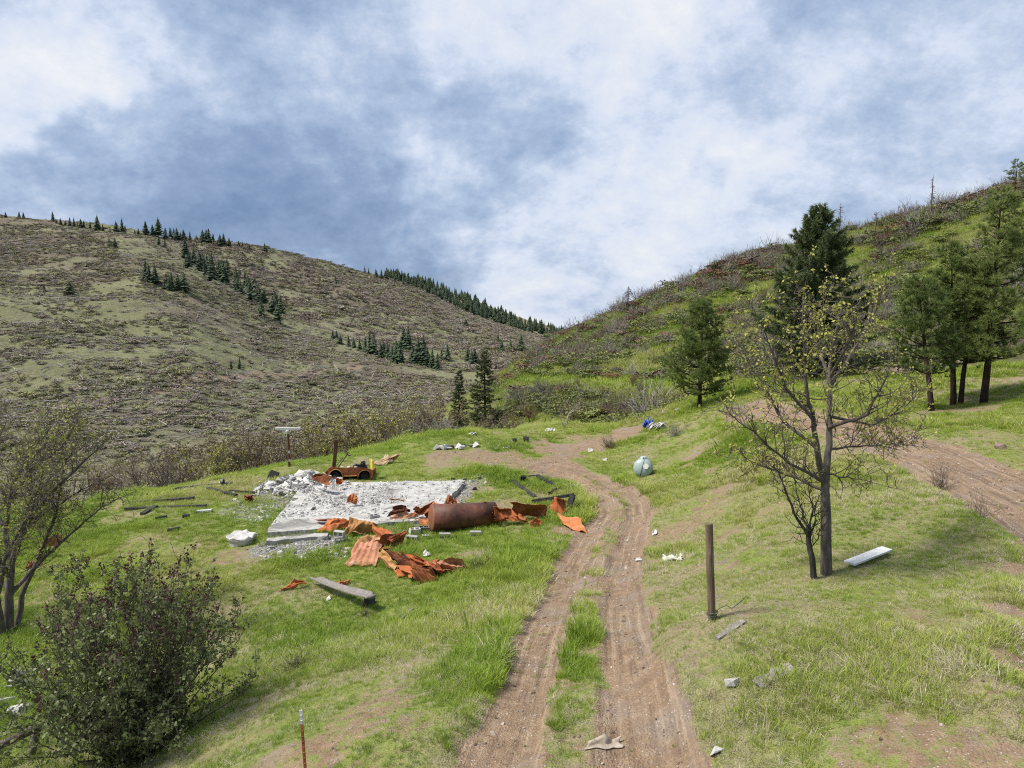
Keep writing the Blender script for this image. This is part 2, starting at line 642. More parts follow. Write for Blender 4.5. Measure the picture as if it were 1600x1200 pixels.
# ------------------------------------------------------------------ materials
def new_mat(name, rough=0.9, spec=0.2):
    m = bpy.data.materials.new(name)
    m.use_nodes = True
    b = m.node_tree.nodes['Principled BSDF']
    b.inputs['Roughness'].default_value = rough
    b.inputs['Specular IOR Level'].default_value = spec
    return m, m.node_tree, b


class NT:
    """short hand for node building"""
    def __init__(self, nt):
        self.nt, self.N, self.L = nt, nt.nodes.new, nt.links.new

    def coord(self, kind='Object'):
        return self.N('ShaderNodeTexCoord').outputs[kind]

    def pos(self):
        return self.N('ShaderNodeNewGeometry').outputs['Position']

    def mapping(self, vec, scale=(1, 1, 1), rot=(0, 0, 0)):
        n = self.N('ShaderNodeMapping')
        n.inputs['Scale'].default_value = scale
        n.inputs['Rotation'].default_value = rot
        self.L(vec, n.inputs[0])
        return n.outputs[0]

    def noise(self, vec, scale, detail=4, rough=0.55, dist=0.0):
        n = self.N('ShaderNodeTexNoise')
        n.inputs['Scale'].default_value = scale
        n.inputs['Detail'].default_value = detail
        n.inputs['Roughness'].default_value = rough
        n.inputs['Distortion'].default_value = dist
        if vec is not None:
            self.L(vec, n.inputs['Vector'])
        return n.outputs['Fac']

    def voronoi(self, vec, scale, out='Distance'):
        n = self.N('ShaderNodeTexVoronoi')
        n.inputs['Scale'].default_value = scale
        self.L(vec, n.inputs['Vector'])
        return n.outputs[out]

    def rng(self, v, a, b, c=0.0, d=1.0):
        n = self.N('ShaderNodeMapRange')
        n.interpolation_type = 'SMOOTHSTEP'
        self.L(v, n.inputs[0])
        for i, q in enumerate((a, b, c, d)):
            n.inputs[i + 1].default_value = q
        return n.outputs[0]

    def math(self, op, a, b=None, clamp=False):
        n = self.N('ShaderNodeMath')
        n.operation = op
        n.use_clamp = clamp
        for i, v in enumerate((a, b)):
            if v is None:
                continue
            if isinstance(v, (int, float)):
                n.inputs[i].default_value = v
            else:
                self.L(v, n.inputs[i])
        return n.outputs[0]

    def mix(self, fac, a, b, mode='MIX'):
        n = self.N('ShaderNodeMix')
        n.data_type = 'RGBA'
        n.blend_type = mode
        for key, v in (('Factor', fac), ('A', a), ('B', b)):
            if isinstance(v, (int, float)):
                n.inputs[key].default_value = v
            elif isinstance(v, tuple):
                n.inputs[key].default_value = (*v, 1)
            else:
                self.L(v, n.inputs[key])
        return n.outputs['Result']

    def ramp(self, v, stops):
        n = self.N('ShaderNodeValToRGB')
        self.L(v, n.inputs[0])
        e = n.color_ramp.elements
        e[0].position, e[0].color = stops[0][0], (*stops[0][1], 1)
        e[1].position, e[1].color = stops[-1][0], (*stops[-1][1], 1)
        for p_, c_ in stops[1:-1]:
            e.new(p_).color = (*c_, 1)
        return n.outputs[0]

    def attr(self, name, kind='GEOMETRY', out='Fac'):
        n = self.N('ShaderNodeAttribute')
        n.attribute_name = name
        n.attribute_type = kind
        return n.outputs[out]

    def bump(self, h, strength, dist, bsdf):
        n = self.N('ShaderNodeBump')
        n.inputs['Strength'].default_value = strength
        n.inputs['Distance'].default_value = dist
        self.L(h, n.inputs['Height'])
        self.L(n.outputs[0], bsdf.inputs['Normal'])
        return n

    def rand(self):
        return self.N('ShaderNodeObjectInfo').outputs['Random']


def mat_ground():
    m, nt, b = new_mat('ground_earth', 0.95, 0.1)
    t = NT(nt)
    p = t.pos()
    dirt_m, dry_m, gravel_m, moss_m = t.attr('dirt'), t.attr('dry'), t.attr('gravel'), t.attr('hillside')
    nb = t.noise(p, 0.7, 5, 0.6)
    nm = t.noise(p, 3.5, 6, 0.65)
    nf = t.noise(p, 28, 4, 0.7)
    grass = t.ramp(nm, [(0.25, (0.090, 0.120, 0.028)), (0.42, (0.140, 0.195, 0.036)), (0.60, (0.195, 0.245, 0.048)), (0.78, (0.250, 0.225, 0.100))])
    grass = t.mix(t.rng(nf, 0.52, 0.68, 0.0, 0.65), grass, (0.27, 0.245, 0.125))
    grass = t.mix(t.rng(nf, 0.46, 0.32, 0.0, 0.6), grass, (0.045, 0.055, 0.018))
    straw = t.ramp(nf, [(0.3, (0.16, 0.125, 0.075)), (0.5, (0.25, 0.21, 0.13)), (0.7, (0.36, 0.31, 0.21))])
    soil = t.ramp(nm, [(0.25, (0.175, 0.115, 0.070)), (0.5, (0.290, 0.200, 0.128)), (0.75, (0.41, 0.305, 0.210))])
    soil = t.mix(t.rng(nf, 0.35, 0.7, 0.0, 0.75), soil, (0.150, 0.108, 0.078))
    soil = t.mix(t.rng(t.noise(p, 0.9, 5, .65), 0.46, 0.66, 0.0, 0.55), soil, t.ramp(nf, [(0.3, (0.14, 0.118, 0.102)), (0.7, (0.33, 0.29, 0.26))]))
    # wheel marks drawn out along the ruts
    cmb = t.N('ShaderNodeCombineXYZ')
    sp = t.N('ShaderNodeSeparateXYZ')
    t.L(p, sp.inputs[0])
    t.L(t.math('MULTIPLY', t.attr('rut'), 9.0), cmb.inputs[0])
    t.L(t.math('MULTIPLY', sp.outputs[1], 0.28), cmb.inputs[1])
    streak = t.noise(cmb.outputs[0], 1.0, 5, 0.6)
    on_rut = t.attr('wheelway')
    soil = t.mix(t.math('MULTIPLY', on_rut, t.rng(streak, 0.52, 0.64, 0.0, 0.6)), soil, (0.125, 0.088, 0.062))
    soil = t.mix(t.math('MULTIPLY', on_rut, t.rng(streak, 0.46, 0.34, 0.0, 0.55)), soil, (0.42, 0.32, 0.225))
    peb = t.voronoi(p, 34)
    pc = t.voronoi(p, 34, 'Color')
    sepc = t.N('ShaderNodeSeparateColor')
    t.L(pc, sepc.inputs[0])
    stone = t.ramp(sepc.outputs[0], [(0.0, (0.10, 0.085, 0.075)), (0.5, (0.24, 0.20, 0.175)), (1.0, (0.46, 0.42, 0.38))])
    soil = t.mix(t.math('MULTIPLY', t.rng(peb, 0.42, 0.25), t.rng(sepc.outputs[1], 0.55, 0.75)), soil, stone)
    grav = t.ramp(sepc.outputs[0], [(0.0, (0.08, 0.077, 0.073)), (0.6, (0.20, 0.195, 0.19)), (1.0, (0.42, 0.41, 0.40))])
    c = t.mix(t.math('MULTIPLY', dry_m, t.rng(nb, 0.3, 0.6)), grass, straw)
    # hillside soil under the brush
    hs = t.ramp(t.noise(p, 0.16, 7, 0.65), [(0.30, (0.075, 0.066, 0.040)), (0.46, (0.105, 0.115, 0.036)), (0.60, (0.150, 0.172, 0.045)), (0.74, (0.17, 0.15, 0.085))])
    c = t.mix(moss_m, c, hs)
    edge = t.math('ADD', dirt_m, t.math('MULTIPLY', t.math('SUBTRACT', t.noise(p, 4, 8, 0.75), 0.5), 1.5))
    c = t.mix(t.rng(edge, 0.34, 0.60), c, soil)
    gedge = t.math('ADD', gravel_m, t.math('MULTIPLY', t.math('SUBTRACT', t.noise(p, 4.0, 8, 0.75), 0.5), 1.5))
    c = t.mix(t.rng(gedge, 0.42, 0.62), c, grav)
    t.L(c, b.inputs['Base Color'])
    h = t.math('ADD', t.math('MULTIPLY', nf, 0.5), t.math('ADD', t.math('MULTIPLY', t.math('SUBTRACT', 0.5, peb), 0.35), t.math('SUBTRACT', nm, t.math('MULTIPLY', t.math('MULTIPLY', streak, on_rut), 0.6))))
    t.bump(h, 0.9, 0.06, b)
    return m


def mat_hill(name, dark=1.0, green=0.0):
    m, nt, b = new_mat(name, 0.97, 0.05)
    t = NT(nt)
    p = t.pos()
    big = t.noise(p, 0.012, 6, 0.62, 0.4)
    mid = t.noise(p, 0.085, 8, 0.68)
    fine = t.noise(t.mapping(p, (0.55, 1.3, 1.3)), 0.75, 6, 0.7)
    fleck = t.noise(t.mapping(p, (0.8, 1.5, 1.5)), 1.6, 4, 0.7)
    c1 = t.ramp(mid, [(0.28, (0.120, 0.106, 0.082)), (0.43, (0.175, 0.167, 0.112)), (0.55, (0.212, 0.212, 0.125)), (0.70, (0.260, 0.252, 0.172)), (0.82, (0.26, 0.235, 0.185))])
    c2 = t.ramp(mid, [(0.28, (0.105, 0.080, 0.065)), (0.48, (0.165, 0.132, 0.100)), (0.62, (0.205, 0.178, 0.138)), (0.80, (0.25, 0.225, 0.175))])
    c3 = t.ramp(mid, [(0.30, (0.140, 0.145, 0.080)), (0.55, (0.210, 0.218, 0.118)), (0.78, (0.265, 0.265, 0.165))])
    c = t.mix(t.rng(big, 0.42, 0.58), c1, c2)
    c = t.mix(t.rng(t.attr('grassy'), 0.25, 0.75), c, c3)
    c = t.mix(t.rng(fine, 0.40, 0.75, 0.0, 0.45), c, t.mix(0.5, c, (0.045, 0.040, 0.026)))
    c = t.mix(t.rng(fleck, 0.53, 0.66, 0.0, 0.6), c, (0.33, 0.31, 0.22))
    c = t.mix(t.rng(fleck, 0.46, 0.34, 0.0, 0.55), c, (0.075, 0.075, 0.040))
    c = t.mix(t.rng(t.attr('dirt'), 0.3, 0.7), c, (0.25, 0.195, 0.140))
    t.L(c, b.inputs['Base Color'])
    t.bump(t.math('ADD', fine, mid), 1.0, 1.2, b)
    return m


M = {}
M['ground'] = mat_ground()
M['hill'] = mat_hill('hillside_brush')
M['hill_far'] = mat_hill('far_hillside_brush')


def set_attr(me, name, vals):
    at = me.attributes.new(name, 'FLOAT', 'POINT')
    at.data.foreach_set('value', np.asarray(vals, dtype=np.float32).ravel())


def grid_faces(nr, nc):
    i = np.arange(nr * nc).reshape(nr, nc)
    return np.stack([i[:-1, :-1], i[:-1, 1:], i[1:, 1:], i[1:, :-1]], -1).reshape(-1, 4)


# ------------------------------------------------------------------ ground cover masks
PATCH = [(G(px, py), r, w) for px, py, r, w in [
    (780, 713, 2.4, .62), (870, 704, 2.6, .7), (935, 688, 3.0, .58), (700, 712, 2.0, .5), (985, 672, 2.5, .7), (830, 728, 2.2, .55),
    (1085, 712, .6, .75), (1112, 735, .6, .7), (1130, 762, .7, .6), (1068, 730, .5, .5), (1110, 800, 1.0, .48), (1060, 830, 1.0, .55), (1150, 830, .9, .5),
    (1420, 655, 1.6, .5), (1500, 640, 2.0, .56), (1440, 1155, .6, .52), (1530, 1165, .6, .54), (1340, 1172, .4, .5), (1592, 1040, .3, .6), (1596, 960, .4, .7), (1596, 890, .4, .7),
    (600, 1080, .9, .48), (560, 1120, .9, .52), (480, 1170, .8, .55), (660, 1040, .7, .4), (640, 1130, .6, .45), (420, 1195, .8, .55), (705, 775, 1.4, .55), (770, 790, 1.5, .5), (740, 765, 1.5, .5),
    (730, 870, .9, .5), (880, 830, .7, .8), (1015, 880, .6, .6), (1040, 850, .7, .5), (1140, 880, .6, .5), (420, 870, .8, .5), (360, 870, .9, .5), (900, 1180, .6, .4)]]
GRAV = [(G(px, py), r, w) for px, py, r, w in [
    (450, 850, 1.1, .72), (480, 848, 1.0, .72), (420, 855, .9, .65), (505, 845, .9, .66), (470, 865, .7, .55), (400, 790, 1.8, .52), (380, 780, 1.4, .46), (430, 772, 1.6, .62), (450, 762, 1.6, .7), (395, 805, 1.0, .45), (710, 775, 1.4, .55),
    (730, 755, 1.5, .5), (590, 835, 1.3, .5), (640, 820, 1.2, .5)]]


def masks(X, Y):
    wob = (fbm(X * .9, Y * .9, 61, 3) - 0.5)
    dl, dr = poly_dist(X, Y, RUT_L), poly_dist(X, Y, RUT_R)
    d = np.minimum(dl, dr) + wob * 0.5
    dirt = sstep(0.70, 0.32, d)
    # the strip between the ruts is bare further down the drive
    mid = np.maximum(dl, dr)
    between = sstep(2.1, 1.5, dl + dr)
    dirt = np.maximum(dirt, between * sstep(15, 19, Y) * sstep(0.43, 0.55, fbm(X * .8, Y * .8, 71, 3) + 0.06))
    dirt = np.maximum(dirt, 0.62 * between * sstep(0.47, 0.58, fbm(X * 1.3, Y * 1.3, 75, 3)))
    dirt = np.maximum(dirt, sstep(1.75, 1.15, poly_dist(X, Y, ROAD) + wob * .7) * (0.80 + 0.35 * fbm(X * 1.5, Y * .7, 77, 2)))
    dirt = np.maximum(dirt, 0.66 * sstep(1.9, 0.8, poly_dist(X, Y, SPUR) + wob * 2))
    dirt = np.maximum(dirt, 0.60 * sstep(1.6, 0.6, poly_dist(X, Y, SPUR2) + wob * 2))
    for c, r, w in PATCH:
        q = np.hypot(X - c[0], (Y - c[1]) * 0.8) + wob * r * 1.4
        dirt = np.maximum(dirt, w * sstep(r * 1.15, r * 0.45, q))
    nz = fbm(X / 2.2, Y / 2.2, 81, 4)
    bank = sstep(1.4, 3.0, X - 0.055 * Y) * sstep(30, 12, Y)
    dirt = np.maximum(dirt, 0.42 * sstep(0.60, 0.74, nz) * sstep(60, 45, Y))
    bk = sstep(.10, .20, X / np.maximum(Y, 1)) * sstep(34, 24, Y)
    cr_ = sstep(-.03, -.14, X / np.maximum(Y, 1)) * sstep(14, 11, Y)
    dirt = np.maximum(dirt, np.maximum(bk, cr_) * .40 * sstep(.52, .66, fbm(X / 1.3, Y / 1.3, 85, 4)))
    dry = np.clip(0.25 + .35 * bk + 0.9 * sstep(0.42, 0.66, fbm(X / 3.5, Y / 3.5, 91, 4)), 0, 1)
    grav = np.zeros_like(X)
    for c, r, w in GRAV:
        q = np.hypot(X - c[0], (Y - c[1]) * 0.8) + wob * r
        grav = np.maximum(grav, w * sstep(r * 1.2, r * 0.5, q))
    hill = sstep(0.0, 3.0, edge_out(X, Y))
    dirt = dirt * (1 - hill)
    ben = sstep(2.6, 1.4, poly_dist(X, Y, BENCH) + wob)
    hill = hill * (1 - 0.98 * ben)
    dirt = np.maximum(dirt, .55 * sstep(.9, .3, poly_dist(X, Y, BENCH[:3]) + wob))
    return dirt, dry, grav, hill


def edge_out(X, Y):
    """positive outside the mown flat and the upper road's verges, on the brushy slopes"""
    a = X / np.maximum(Y, 1)
    pts = [(-400, 800), (100, 800), (180, 776), (330, 748), (450, 722), (560, 706), (640, 683), (720, 676), (800, 670), (900, 663), (1000, 658)]
    e = [hit(z_base, *q) for q in pts[1:]]
    ea = [-1.2] + [q[0] / q[1] for q in e]
    ey = [36.0] + [q[1] for q in e]
    ea += [0.235, 0.27, 0.32, 0.45, 0.62, 0.8, 1.3]
    ey += [52.0, 50.0, 47.0, 43.0, 39.0, 36.0, 34.0]
    return Y - np.interp(a, ea, ey)


def build_ground():
    inner = np.linspace(-0.80, 0.80, 360)
    a = np.concatenate([np.linspace(-2.4, -0.82, 44), inner, np.linspace(0.82, 2.4, 44)])
    Y = np.exp(np.linspace(math.log(2.6), math.log(330), 640))
    A, YY = np.meshgrid(a, Y)
    X = A * YY
    Z = z_ground(X, YY)
    # apron behind the camera
    ap = np.array([-40.0, -15.0, -4.0, 0.5])
    Xa = np.tile(np.linspace(-60, 60, len(a)), (4, 1))
    Ya = np.tile(ap[:, None], (1, len(a)))
    w = np.array([0, 0, 0.25, 0.7])[:, None]
    Xa = Xa * (1 - w) + X[0] * w
    Za = np.tile(Z[0], (4, 1))
    X, YY, Z = np.vstack([Xa, X]), np.vstack([Ya, YY]), np.vstack([Za, Z])
    o = mesh_obj('ground', np.stack([X, YY, Z], -1).reshape(-1, 3), grid_faces(*X.shape), M['ground'], smooth=True)
    d, dr, gr, hl = masks(X.ravel(), YY.ravel())
    rd = np.minimum(poly_dist(X.ravel(), YY.ravel(), RUT_L), poly_dist(X.ravel(), YY.ravel(), RUT_R) + 7.0 * (poly_dist(X.ravel(), YY.ravel(), RUT_R) > poly_dist(X.ravel(), YY.ravel(), RUT_L)))
    dro = poly_dist(X.ravel(), YY.ravel(), ROAD)
    set_attr(o.data, 'rut', np.where(dro < 3, dro + 20, rd))
    dmin = np.minimum(poly_dist(X.ravel(), YY.ravel(), RUT_L), poly_dist(X.ravel(), YY.ravel(), RUT_R))
    set_attr(o.data, 'wheelway', np.maximum(sstep(.95, .7, dmin), sstep(1.9, 1.5, dro)))
    for k, v in (('dirt', d), ('dry', dr), ('gravel', gr), ('hillside', hl)):
        set_attr(o.data, k, v)
    tag(o, kind='structure')


TRAIL1 = None


def build_hill(name, H, amin, amax, na, ymin, ymax, ny, mat, trails=()):
    a = np.linspace(amin, amax, na)
    Y = np.exp(np.linspace(math.log(ymin), math.log(ymax), ny))
    A, YY = np.meshgrid(a, Y)
    X = A * YY
    Z = H.z(X, YY)
    o = mesh_obj(name, np.stack([X, YY, Z], -1).reshape(-1, 3), grid_faces(*X.shape), mat, smooth=True)
    g = sstep(0.50, 0.66, fbm(X / 60, YY / 60, H.seed + 40, 4)) * 0.8
    d = np.zeros_like(X)
    for pts, wd in trails:
        q = poly_dist(X, YY, pts) + (fbm(X / 6, YY / 6, 7, 2) - .5) * 2
        d = np.maximum(d, 0.75 * sstep(wd, wd * .4, q))
    for c, r, w in GREEN_SPOTS:
        g = np.maximum(g, w * sstep(r * 1.3, r * .4, np.hypot(X - c[0], YY - c[1]) + (fbm(X / 12, YY / 12, 5, 3) - .5) * r))
    for c, r in RED_SPOTS:
        d = np.maximum(d, .6 * sstep(r * 1.2, r * .3, np.hypot(X - c[0], YY - c[1]) + (fbm(X / 6, YY / 6, 15, 3) - .5) * r * 1.5))
    set_attr(o.data, 'grassy', g.ravel())
    set_attr(o.data, 'dirt', d.ravel())
    tag(o, kind='structure')
    return o


GREEN_SPOTS = [(G(px, py), r, w) for px, py, r, w in [(380, 560, 22, .9), (440, 572, 20, .9), (330, 545, 16, .6), (500, 575, 16, .8), (420, 640, 14, .7), (470, 650, 12, .7), (120, 470, 40, .6), (40, 480, 35, .6), (60, 610, 20, .5), (350, 560, 14, .8), (560, 560, 14, .6), (390, 600, 10, .5)]]
RED_SPOTS = [(G(px, py), r) for px, py, r in [(295, 602, 9), (320, 598, 9), (270, 608, 7)]]
build_ground()
_tr = [(tuple(G(px, py)[:2])) for px, py in [(40, 648), (120, 630), (200, 620), (280, 606), (350, 600), (420, 584), (500, 578), (560, 574)]]
build_hill('left_hill', H1, -1.5, 0.16, 420, 80, 520, 300, M['hill'], [(_tr, 3.2)])
build_hill('middle_hill', H2, -1.0, 0.25, 300, 225, 860, 160, M['hill_far'])
build_hill('far_ridge', H3, -0.6, 0.45, 160, 700, 1120, 70, M['hill_far'])

# ------------------------------------------------------------------ plant materials
def mat_leaf(name, stops, rough=0.75, trans=0.25, attr=None, jitter=0.25):
    m, nt, b = new_mat(name, rough, 0.25)
    t = NT(nt)
    r = t.rand()
    isl = t.N('ShaderNodeNewGeometry').outputs['Random Per Island']
    v = t.math('ADD', t.math('MULTIPLY', r, 0.55), t.math('MULTIPLY', isl, 0.45))
    if attr:
        v = t.math('ADD', t.math('MULTIPLY', v, 0.35), t.math('MULTIPLY', t.attr(attr, 'INSTANCER'), 0.65))
    c = t.ramp(v, stops)
    t.L(c, b.inputs['Base Color'])
    if trans > 0:
        tr = t.N('ShaderNodeBsdfTranslucent')
        t.L(c, tr.inputs[0])
        mx = t.N('ShaderNodeMixShader')
        mx.inputs[0].default_value = trans
        out = [n for n in nt.nodes if n.type == 'OUTPUT_MATERIAL'][0]
        t.L(b.outputs[0], mx.inputs[1])
        t.L(tr.outputs[0], mx.inputs[2])
        t.L(mx.outputs[0], out.inputs[0])
    return m


def mat_bark(name, c0, c1, c2, scale=9.0, stretch=0.25, bump=0.5):
    m, nt, b = new_mat(name, 0.95, 0.1)
    t = NT(nt)
    p = t.mapping(t.coord(), (1, 1, stretch))
    n1 = t.noise(p, scale, 6, 0.65, 0.4)
    n2 = t.noise(t.coord(), 2.2, 4, 0.6)
    v = t.math('ADD', t.math('MULTIPLY', n1, 0.7), t.math('MULTIPLY', n2, 0.3))
    t.L(t.ramp(v, [(0.3, c0), (0.52, c1), (0.72, c2)]), b.inputs['Base Color'])
    t.bump(n1, bump, 0.03, b)
    return m


M['grass'] = mat_leaf('grass_blades', [(0.0, (0.135, 0.215, 0.026)), (0.30, (0.225, 0.320, 0.036)), (0.55, (0.300, 0.370, 0.060)), (0.78, (0.375, 0.385, 0.110)), (1.0, (0.48, 0.44, 0.23))], 0.6, 0.35, 'tint')
M['straw'] = mat_leaf('dead_grass', [(0.0, (0.28, 0.23, 0.14)), (0.5, (0.44, 0.39, 0.27)), (1.0, (0.60, 0.55, 0.43))], 0.8, 0.2)
M['pine_needle'] = mat_leaf('pine_needles', [(0.0, (0.060, 0.092, 0.028)), (0.5, (0.145, 0.195, 0.055)), (1.0, (0.265, 0.305, 0.10))], 0.45, 0.35)
M['fir_needle'] = mat_leaf('fir_needles', [(0.0, (0.055, 0.080, 0.032)), (0.6, (0.120, 0.155, 0.060)), (1.0, (0.210, 0.240, 0.10))], 0.6, 0.3)
M['far_needle'] = mat_leaf('distant_needles', [(0.0, (0.030, 0.046, 0.026)), (0.5, (0.045, 0.068, 0.036)), (1.0, (0.070, 0.098, 0.046))], 0.8, 0.0)
M['bud'] = mat_leaf('spring_buds', [(0.0, (0.20, 0.21, 0.045)), (0.5, (0.33, 0.34, 0.075)), (1.0, (0.48, 0.46, 0.13))], 0.6, 0.3)
M['oak_bud'] = mat_leaf('oak_buds', [(0.0, (0.16, 0.115, 0.065)), (0.45, (0.22, 0.18, 0.085)), (0.75, (0.26, 0.235, 0.10)), (1.0, (0.31, 0.285, 0.12))], 0.8, 0.2)
M['lilac_leaf'] = mat_leaf('lilac_leaves', [(0.0, (0.095, 0.120, 0.048)), (0.5, (0.170, 0.200, 0.075)), (0.85, (0.245, 0.270, 0.115)), (1.0, (0.33, 0.34, 0.18))], 0.45, 0.18)
M['lilac_flower'] = mat_leaf('lilac_flower_buds', [(0.0, (0.055, 0.026, 0.028)), (0.6, (0.100, 0.050, 0.050)), (1.0, (0.15, 0.085, 0.08))], 0.7, 0.1)
M['brush_green'] = mat_leaf('green_brush', [(0.0, (0.080, 0.096, 0.034)), (0.35, (0.120, 0.145, 0.048)), (0.7, (0.175, 0.200, 0.066)), (1.0, (0.24, 0.25, 0.09))], 0.7, 0.1)
M['brush_brown'] = mat_leaf('brown_brush', [(0.0, (0.095, 0.070, 0.052)), (0.5, (0.160, 0.122, 0.092)), (1.0, (0.25, 0.205, 0.155))], 0.9, 0.0)
M['brush_red'] = mat_leaf('russet_brush', [(0.0, (0.105, 0.048, 0.034)), (0.5, (0.165, 0.078, 0.055)), (1.0, (0.24, 0.13, 0.09))], 0.9, 0.1)
M['brush_lime'] = mat_leaf('lime_brush', [(0.0, (0.13, 0.14, 0.035)), (0.5, (0.215, 0.225, 0.055)), (1.0, (0.30, 0.30, 0.09))], 0.8, 0.2)
M['brush_grey'] = mat_leaf('grey_twigs', [(0.0, (0.105, 0.092, 0.080)), (0.5, (0.19, 0.172, 0.155)), (1.0, (0.32, 0.30, 0.27))], 0.95, 0.0)
M['far_green'] = mat_leaf('hill_green_brush', [(0.0, (0.150, 0.155, 0.080)), (0.5, (0.205, 0.208, 0.110)), (1.0, (0.265, 0.262, 0.15))], 0.9, 0.0)
M['far_brown'] = mat_leaf('hill_brown_brush', [(0.0, (0.175, 0.142, 0.115)), (0.5, (0.245, 0.208, 0.170)), (1.0, (0.33, 0.295, 0.245))], 0.9, 0.0)
M['far_lime'] = mat_leaf('hill_lime_brush', [(0.0, (0.20, 0.20, 0.095)), (0.5, (0.255, 0.25, 0.12)), (1.0, (0.31, 0.305, 0.16))], 0.9, 0.0)
M['far_grey'] = mat_leaf('hill_grey_twigs', [(0.0, (0.20, 0.18, 0.16)), (0.5, (0.30, 0.28, 0.25)), (1.0, (0.44, 0.42, 0.38))], 0.95, 0.0)
M['bark'] = mat_bark('oak_bark', (0.022, 0.018, 0.015), (0.060, 0.052, 0.046), (0.15, 0.135, 0.12))
M['bark_grey'] = mat_bark('grey_bark', (0.045, 0.038, 0.032), (0.115, 0.100, 0.088), (0.24, 0.215, 0.19), 14)
M['bark_pine'] = mat_bark('pine_bark', (0.012, 0.009, 0.008), (0.040, 0.027, 0.021), (0.110, 0.072, 0.052), 7)
M['deadwood'] = mat_bark('weathered_wood', (0.16, 0.145, 0.13), (0.30, 0.28, 0.255), (0.47, 0.45, 0.42), 7)
M['snag'] = mat_bark('burnt_snag', (0.045, 0.035, 0.03), (0.12, 0.095, 0.08), (0.24, 0.20, 0.17), 4)
M['twig'] = mat_bark('dark_twigs', (0.040, 0.033, 0.028), (0.092, 0.077, 0.066), (0.18, 0.155, 0.135), 12)
M['oak_twig'] = mat_bark('scrub_oak_twigs', (0.060, 0.047, 0.040), (0.135, 0.112, 0.095), (0.24, 0.21, 0.185), 3)

# ------------------------------------------------------------------ scattering of uncountable cover
def proto(name, verts, faces, mat, smooth=False):
    o = mesh_obj(name, verts, faces, mat, smooth=smooth)
    COL.objects.unlink(o)
    return o


def scatter(name, pts, rot, scl, idx, protos, label, cat, tint=None):
    n = len(pts)
    me = bpy.data.meshes.new(name)
    me.vertices.add(n)
    me.vertices.foreach_set('co', np.asarray(pts, np.float32).ravel())
    def fa(nm, typ, v, key):
        at = me.attributes.new(nm, typ, 'POINT')
        at.data.foreach_set(key, v)
    fa('rot', 'FLOAT_VECTOR', np.asarray(rot, np.float32).ravel(), 'vector')
    fa('scl', 'FLOAT_VECTOR', np.asarray(scl, np.float32).ravel(), 'vector')
    fa('pick', 'INT', np.asarray(idx, np.int32), 'value')
    fa('tint', 'FLOAT', np.asarray(tint if tint is not None else np.zeros(n), np.float32), 'value')
    o = bpy.data.objects.new(name, me)
    COL.objects.link(o)
    pc = bpy.data.collections.new(name + '_sources')
    for q in protos:
        pc.objects.link(q)
    ng = bpy.data.node_groups.new(name + '_scatter', 'GeometryNodeTree')
    ng.interface.new_socket('Geometry', in_out='INPUT', socket_type='NodeSocketGeometry')
    ng.interface.new_socket('Geometry', in_out='OUTPUT', socket_type='NodeSocketGeometry')
    N, L = ng.nodes.new, ng.links.new
    gi, go = N('NodeGroupInput'), N('NodeGroupOutput')
    ip = N('GeometryNodeInstanceOnPoints')
    ci = N('GeometryNodeCollectionInfo')
    ci.inputs['Collection'].default_value = pc
    ci.inputs['Separate Children'].default_value = True
    ci.inputs['Reset Children'].default_value = True
    def na(nm, typ):
        q = N('GeometryNodeInputNamedAttribute')
        q.data_type = typ
        q.inputs['Name'].default_value = nm
        return q.outputs['Attribute']
    L(gi.outputs[0], ip.inputs['Points'])
    L(ci.outputs[0], ip.inputs['Instance'])
    ip.inputs['Pick Instance'].default_value = True
    L(na('pick', 'INT'), ip.inputs['Instance Index'])
    e2r = N('FunctionNodeEulerToRotation')
    L(na('rot', 'FLOAT_VECTOR'), e2r.inputs[0])
    L(e2r.outputs[0], ip.inputs['Rotation'])
    L(na('scl', 'FLOAT_VECTOR'), ip.inputs['Scale'])
    L(ip.outputs[0], go.inputs[0])
    md = o.modifiers.new('scatter', 'NODES')
    md.node_group = ng
    tag(o, label, cat, kind='stuff')
    return o


def blade_tuft(rng, n, h, spread, width, bend=0.5, seg=2):
    V, F = [], []
    for _ in range(n):
        an = rng.uniform(0, 2 * math.pi)
        r = spread * math.sqrt(rng.uniform())
        b = np.array([r * math.cos(an), r * math.sin(an), -0.02])
        la = an + rng.normal(0, 0.9)
        hh = h * rng.uniform(0.45, 1.15)
        ln = hh * rng.uniform(0.15, bend * 1.6)
        d = np.array([math.cos(la), math.sin(la), 0])
        s = np.array([-d[1], d[0], 0]) * width * rng.uniform(.7, 1.3) / 2
        o = len(V)
        for k in range(seg + 1):
            q = k / seg
            c = b + d * ln * q ** 1.8 + np.array([0, 0, hh * (q - 0.28 * q * q * (ln / hh))])
            if k < seg:
                ww = s * (1 - 0.55 * q)
                V += [c - ww, c + ww]
            else:
                V.append(c)
        for k in range(seg - 1):
            F.append((o + 2 * k, o + 2 * k + 1, o + 2 * k + 3, o + 2 * k + 2))
        F.append((o + 2 * seg - 2, o + 2 * seg - 1, o + 2 * seg))
    return V, F


